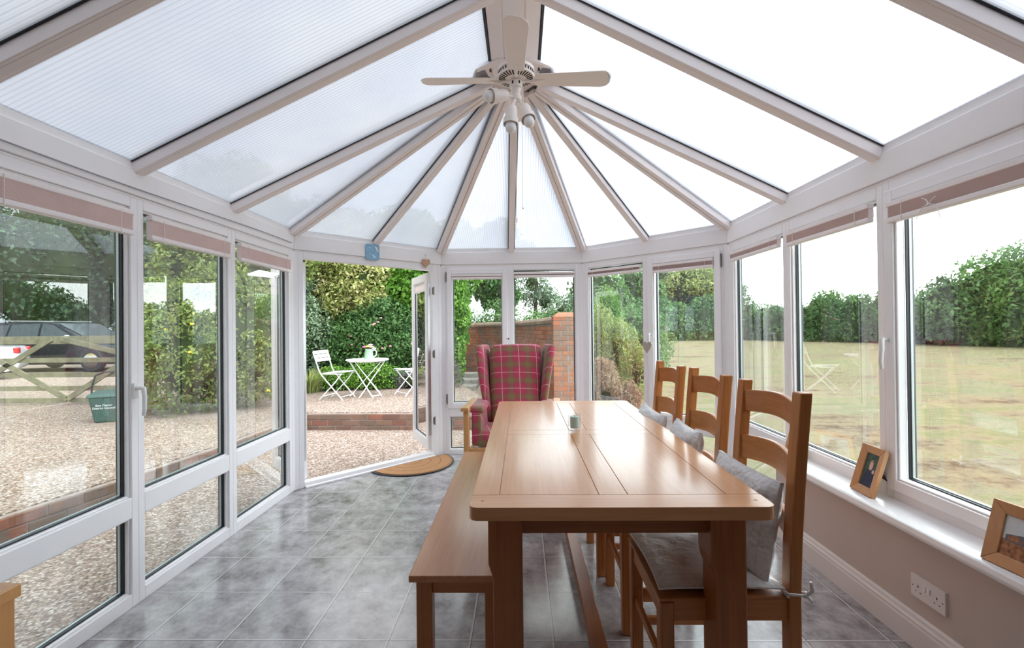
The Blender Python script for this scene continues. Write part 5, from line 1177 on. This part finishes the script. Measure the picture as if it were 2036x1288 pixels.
def car(name, loc, rz, paint, label, L=4.6, H=1.50, hatch=0.0, plate=(0.75, 0.60, 0.08)):
    t = thing(name, loc, rz, label, 'car')
    h = L / 2
    low = [(-h + 0.05, 0.30), (-h, 0.48), (-h + 0.02, 0.80), (-h + 0.10, 0.93), (-1.2, 0.96), (0.6, 0.95), (1.35, 0.86), (h - 0.18, 0.70), (h - 0.02, 0.55), (h, 0.35), (h - 0.12, 0.22), (-h + 0.18, 0.22)]
    def body(poly, w0f, nm, mt, bev):
        bm_ = MB(); n = len(poly); V = []; Fc = []
        st_ = [(-1.0, 0.90), (-0.90, 0.985), (-0.55, 1.0), (0.55, 1.0), (0.90, 0.985), (1.0, 0.90)]
        for (s_, sc) in st_:
            for (x, z) in poly: V.append((x * (1 if abs(s_) < 0.95 else 0.985), s_ * w0f(x, z), z if abs(s_) < 0.95 else 0.45 + (z - 0.45) * 0.97))
        for i in range(len(st_) - 1):
            for k in range(n): k2 = (k + 1) % n; Fc.append((i * n + k, i * n + k2, (i + 1) * n + k2, (i + 1) * n + k))
        Fc += [tuple(range(n))[::-1], tuple((len(st_) - 1) * n + k for k in range(n))]
        bm_.add(V, Fc); return bm_.build(nm, mt, t, bevel=bev, seg=3, smooth=True)
    bd = body(low, lambda x, z: 0.90 - 0.10 * max(0, abs(x) / h - 0.75) * 4 * 0.5, 'body', paint, 0.03)
    rx = -h + 0.12 + hatch
    green = [(rx, 0.93), (rx + 0.30, H - 0.12), (rx + 0.55, H - 0.03), (-0.6, H), (0.15, H - 0.06), (1.18, 0.90)]
    def wf(x, z): return 0.86 - 0.22 * max(0, (z - 0.9)) / (H - 0.9)
    body(green, wf, 'cabin', paint, 0.03)
    for s_ in (-1, 1):
        wins = [[(rx + 0.32, 1.0), (rx + 0.52, H - 0.13), (rx + 0.95, H - 0.09), (rx + 0.95, 0.99)], [(rx + 1.02, 0.99), (rx + 1.02, H - 0.09), (-0.32, H - 0.075), (-0.26, 0.985)], [(-0.18, 0.985), (-0.24, H - 0.08), (0.08, H - 0.12), (0.92, 0.955)]]
        for wv in wins:
            mb = MB(); mb.prism(wv, lambda a, b, d: (a, s_ * (wf(a, b) + d), b), -0.02, 0.008); mb.build('side_window', CARGLS, t)
        for wx in (-h + 0.86, h - 0.86):
            mb = MB(); y = s_ * 0.84
            mb.lathe([(0.20, -0.10), (0.31, -0.10), (0.335, -0.06), (0.335, 0.06), (0.31, 0.10), (0.20, 0.10)], (wx, y, 0.335), 28, 0, ax=(0, 1, 0)); wh = mb.build('tyre', RUBBER, t, smooth=True)
            mb = MB(); mb.lathe([(0.0, 0.0), (0.05, 0.0), (0.21, 0.02), (0.225, 0.05), (0.21, 0.06), (0.205, 0.03)], (wx, y + s_ * 0.045, 0.335), 28, 0, ax=(0, s_, 0)) if False else None
            for k in range(5):
                a = 2 * PI * k / 5 + 0.3; c0 = Vector((wx, y + s_ * 0.085, 0.335)); dd = Vector((math.cos(a), 0, math.sin(a)))
                mb.beam(c0 + dd * 0.03, c0 + dd * 0.21, 0.055, 0.03, 0, upv=(0, 1, 0))
            mb.lathe([(0.195, -0.02), (0.215, -0.02), (0.215, 0.02), (0.195, 0.02)], (wx, y + s_ * 0.085, 0.335), 28, 0, ax=(0, 1, 0)); mb.lathe([(0, -0.02), (0.05, -0.02), (0.05, 0.02), (0, 0.02)], (wx, y + s_ * 0.085, 0.335), 14, 0, ax=(0, 1, 0))
            mb.build('alloy_wheel', CHROME, wh)
            mb = MB(); mb.prism([(wx + 0.38 * math.cos(PI * k / 12), 0.335 + 0.38 * math.sin(PI * k / 12)) for k in range(13)], lambda a, b, d: (a, s_ * d, b), 0.70, 0.902); mb.build('wheel_arch', DARKV, t)
        mb = MB(); mb.ball((0.78, s_ * 0.98, 1.02), (0.09, 0.11, 0.07), 10); mb.build('door_mirror', CHROME if paint is CARBLK else paint, t, smooth=True)
        mb = MB(); mb.beam((rx + 0.6, s_ * 0.60, H + 0.02), (0.0, s_ * 0.60, H - 0.01), 0.03, 0.03); mb.build('roof_rail', CHROME, t, bevel=0.006)
        mb = MB(); mb.box(h - 0.30, h - 0.03, s_ * 0.50, s_ * 0.84, 0.56, 0.68); mb.build('headlight', plain('headlight_lens', (0.7, 0.75, 0.8), 0.1), t, bevel=0.03)
        mb = MB(); mb.box(-h - 0.005, -h + 0.10, s_ * 0.60, s_ * 0.86, 0.74, 0.90); mb.build('tail_light', plain('tail_red', (0.5, 0.02, 0.02), 0.15), t, bevel=0.02)
        mb = MB(); mb.box(rx + 0.4, 0.9, s_ * 0.885, s_ * 0.905, 0.945, 0.965); mb.build('waist_trim', CHROME, t)
    mb = MB(); mb.prism([(rx + 0.02, 0.98), (rx + 0.27, H - 0.14), (rx + 0.25, H - 0.14), (rx - 0.01, 0.98)], lambda a, b, d: (a - 0.01, d, b), -0.62, 0.62); mb.build('rear_window', CARGLS, t)
    mb = MB(); mb.prism([(0.20, H - 0.09), (1.10, 0.945), (1.13, 0.955), (0.23, H - 0.075)], lambda a, b, d: (a, d, b), -0.64, 0.64); mb.build('windscreen', CARGLS, t)
    PY = plain('plate_yellow', plate, 0.4)
    mb = MB(); mb.box(-h - 0.012, -h + 0.02, -0.26, 0.26, 0.50, 0.61, 0)
    for k in range(7): mb.box(-h - 0.014, -h - 0.011, -0.21 + k * 0.062, -0.175 + k * 0.062, 0.52, 0.59, 1)
    mb.build('number_plate', [PY, DARKV], t)
    mb = MB(); mb.box(h - 0.04, h + 0.012, -0.26, 0.26, 0.36, 0.47); mb.build('number_plate', [UPVC], t)
    return t
car('black_estate_car', (-13.85, 13.95, T), 0.0, CARBLK, 'black estate car with silver roof rails parked beyond the wooden gate')
wc = car('white_saloon_car', (-14.72, 10.68, T), PI + 0.70, CARWHT, 'white saloon car, only its rear end showing behind the wooden gate', L=4.0, H=1.45, hatch=0.75); wc.scale = (1, 1, 0.88)

bn2 = thing('food_waste_caddy', (-5.42, 5.95, T), rz=0.45, label='dark green food waste caddy with its handle up, standing on the gravel by the gate', cat='bin')
GRN = plain('green_plastic', (0.03, 0.085, 0.07), 0.5)
mb = MB(); mb.hexa([(-.13, -.11, 0.0), (.13, -.11, 0.0), (.13, .11, 0.0), (-.13, .11, 0.0), (-.18, -.15, .33), (.18, -.15, .33), (.18, .15, .33), (-.18, .15, .33)]); mb.build('bucket', GRN, bn2, bevel=0.02, seg=3)
mb = MB(); mb.hexa([(-.20, -.17, .325), (.20, -.17, .325), (.20, .17, .345), (-.20, .17, .345), (-.185, -.155, .37), (.185, -.155, .37), (.185, .155, .40), (-.185, .155, .40)]); mb.build('lid', GRN, bn2, bevel=0.015, seg=3)
mb = MB(); pts = [(-.19, 0, .30), (-.185, 0, .45), (-.15, 0, .60), (-.06, 0, .645), (.06, 0, .645), (.15, 0, .60), (.185, 0, .45), (.19, 0, .30)]; mb.tube(pts, 0.010, 8); mb.build('carry_handle', RUBBER, bn2, smooth=True)
tx = bpy.data.curves.new('printed_text', 'FONT'); tx.body = 'East Devon\nDistrict Council'; tx.size = 0.036; tx.align_x = 'CENTER'; tx.extrude = 0.0008
to = bpy.data.objects.new('printed_text', tx); COL.objects.link(to)
bpy.context.view_layer.update(); dg = bpy.context.evaluated_depsgraph_get(); tm = bpy.data.meshes.new_from_object(to.evaluated_get(dg)); bpy.data.objects.remove(to)
to = bpy.data.objects.new('printed_text', tm); COL.objects.link(to); tm.materials.clear(); tm.materials.append(PAINTM); to.parent = bn2; to.location = (-0.02, -0.142, 0.215); to.rotation_euler = (PI / 2 + 0.12, 0, 0)

# ================================================================= BISTRO SET
bt = thing('bistro_table', (-2.70, 8.02, T), label='round white folding metal bistro table on the gravel terrace', cat='table')
mb = MB(); mb.lathe([(0, 0.618), (0.345, 0.618), (0.362, 0.622), (0.366, 0.634), (0.360, 0.642), (0.345, 0.642), (0, 0.640)], (0, 0, 0), 48); mb.build('tabletop', PAINTM, bt, smooth=True)
def P3(r, a, z): return Vector((r * math.cos(math.radians(a)), r * math.sin(math.radians(a)), z))
for a0, a1, z1 in ((200, -55, 0.0), (245, -20, 0.0), (160, 60, 0.0), (-20, 205, 0.0), (20, -100, 0.0)):
    mb = MB(); mb.beam(P3(0.30, a0, 0.615), P3(0.30, a1, z1), 0.022, 0.010); mb.build('leg', PAINTM, bt)
mb = MB(); mb.beam(P3(0.30, -55, 0.03), P3(0.30, -20, 0.03), 0.012, 0.012); mb.build('foot_bar', PAINTM, bt); mb = MB(); mb.beam(P3(0.30, 205, 0.03), P3(0.30, 160, 0.03), 0.012, 0.012); mb.build('foot_bar', PAINTM, bt)
mb = MB(); mb.lathe([(0.27, 0.600), (0.285, 0.600), (0.285, 0.618), (0.27, 0.618)], (0, 0, 0), 32); mb.build('rim_frame', PAINTM, bt)
fc = thing('folding_chair', (-3.10, 7.72, T), rz=math.radians(-10), label='white metal folding chair left of the bistro table', cat='chair', group='white folding bistro chairs')
# faces +x
mb = MB()
for k in range(6): x = -0.16 + k * 0.066; mb.box(x, x + 0.050, -0.19, 0.19, 0.438 + 0.004 * k, 0.448 + 0.004 * k)
mb.build('seat', PAINTM, fc, bevel=0.002)
for s_ in (-1, 1):
    y = s_ * 0.195
    mb = MB(); mb.tube([(-0.34, y, 0.80), (-0.235, y, 0.50), (-0.19, y, 0.42), (0.20, y, 0.0)], 0.010, 8); mb.build('back_leg', PAINTM, fc, smooth=True)
    mb = MB(); mb.tube([(0.17, s_ * 0.178, 0.44), (0.06, s_ * 0.178, 0.30), (-0.24, s_ * 0.178, 0.0)], 0.010, 8); mb.build('front_leg', PAINTM, fc, smooth=True)
    mb = MB(); mb.box(-0.18, 0.19, s_ * 0.188 - 0.006, s_ * 0.188 + 0.006, 0.425, 0.440); mb.build('seat_rail', PAINTM, fc)
mb = MB(); mb.tube([(-0.18, -0.17, 0.06), (-0.18, 0.17, 0.06)], 0.007, 6); mb.build('cross_bar', PAINTM, fc); mb = MB(); mb.tube([(0.15, -0.19, 0.05), (0.15, 0.19, 0.05)], 0.007, 6); mb.build('cross_bar', PAINTM, fc)
for k in range(3):
    z = 0.635 + k * 0.063; x = -0.235 - (z - 0.50) * 0.35 + 0.016; mb = MB()
    mb.hexa([(x, -0.205, z), (x + 0.006, -0.205, z), (x + 0.006, 0.205, z), (x, 0.205, z), (x - 0.018, -0.205, z + 0.052), (x - 0.012, -0.205, z + 0.052), (x - 0.012, 0.205, z + 0.052), (x - 0.018, 0.205, z + 0.052)]); mb.build('back_slat', PAINTM, fc, bevel=0.002)
f2c = copy_tree(fc); f2c.location = (-1.98, 8.12, T); f2c.rotation_euler = (0, 0, math.radians(222)); f2c['label'] = 'white metal folding chair right of the bistro table, behind the open door leaf'
jg = thing('enamel_jug', (-2.66, 7.98, T + 0.642), label='sage green enamel jug standing on the bistro table', cat='jug')
SAGE = plain('sage_enamel', (0.25, 0.38, 0.26), 0.35)
mb = MB(); mb.lathe([(0, 0.0), (0.078, 0.0), (0.082, 0.01), (0.062, 0.15), (0.066, 0.175), (0.070, 0.18), (0.060, 0.172), (0.056, 0.15), (0.07, 0.02), (0, 0.015)], (0, 0, 0), 28); mb.build('body', SAGE, jg, smooth=True)
mb = MB(); mb.tube([(0.060, 0, 0.15), (0.105, 0, 0.165), (0.135, 0, 0.13), (0.125, 0, 0.07), (0.078, 0, 0.035)], 0.010, 8); mb.build('jug_handle', plain('cream_enamel', (0.75, 0.78, 0.68), 0.4), jg, smooth=True)
for i, (dx, dy, dz, m, lab) in enumerate(((-0.065, -0.03, 0.215, plain('petal_magenta', (0.70, 0.08, 0.30), 0.7), 'magenta flower at the left of the green jug'), (-0.005, -0.05, 0.225, YELLOW, 'yellow flower in the middle of the green jug'), (0.05, -0.03, 0.215, PINK, 'pink flower at the right of the green jug'), (0.085, 0.0, 0.185, plain('petal_pale_pink', (0.80, 0.42, 0.55), 0.7), 'pale pink flower over the jug handle'), (0.02, 0.03, 0.25, plain('petal_lilac', (0.62, 0.50, 0.72), 0.7), 'lilac flower topmost in the green jug'))):
    t = thing('cut_flower', (-2.66 + dx, 7.98 + dy, T + 0.642 + dz), label=lab, cat='flower', group='cut flowers in the green jug')
    mb = MB()
    for k in range(7):
        a = 2 * PI * k / 7; mb.ball((0.024 * math.cos(a), 0.024 * math.sin(a), 0), (0.019, 0.019, 0.012), 8)
    mb.ball((0, 0, 0.008), 0.014, 8); mb.build('petals', m, t, smooth=True)
    mb = MB(); mb.tube([(0, 0, -0.006), (-dx * 0.6, -dy * 0.6, -0.5 * dz), (-dx * 0.75, -dy * 0.75, -dz + 0.03)], 0.003, 5); mb.build('stem', L_GRN, t)
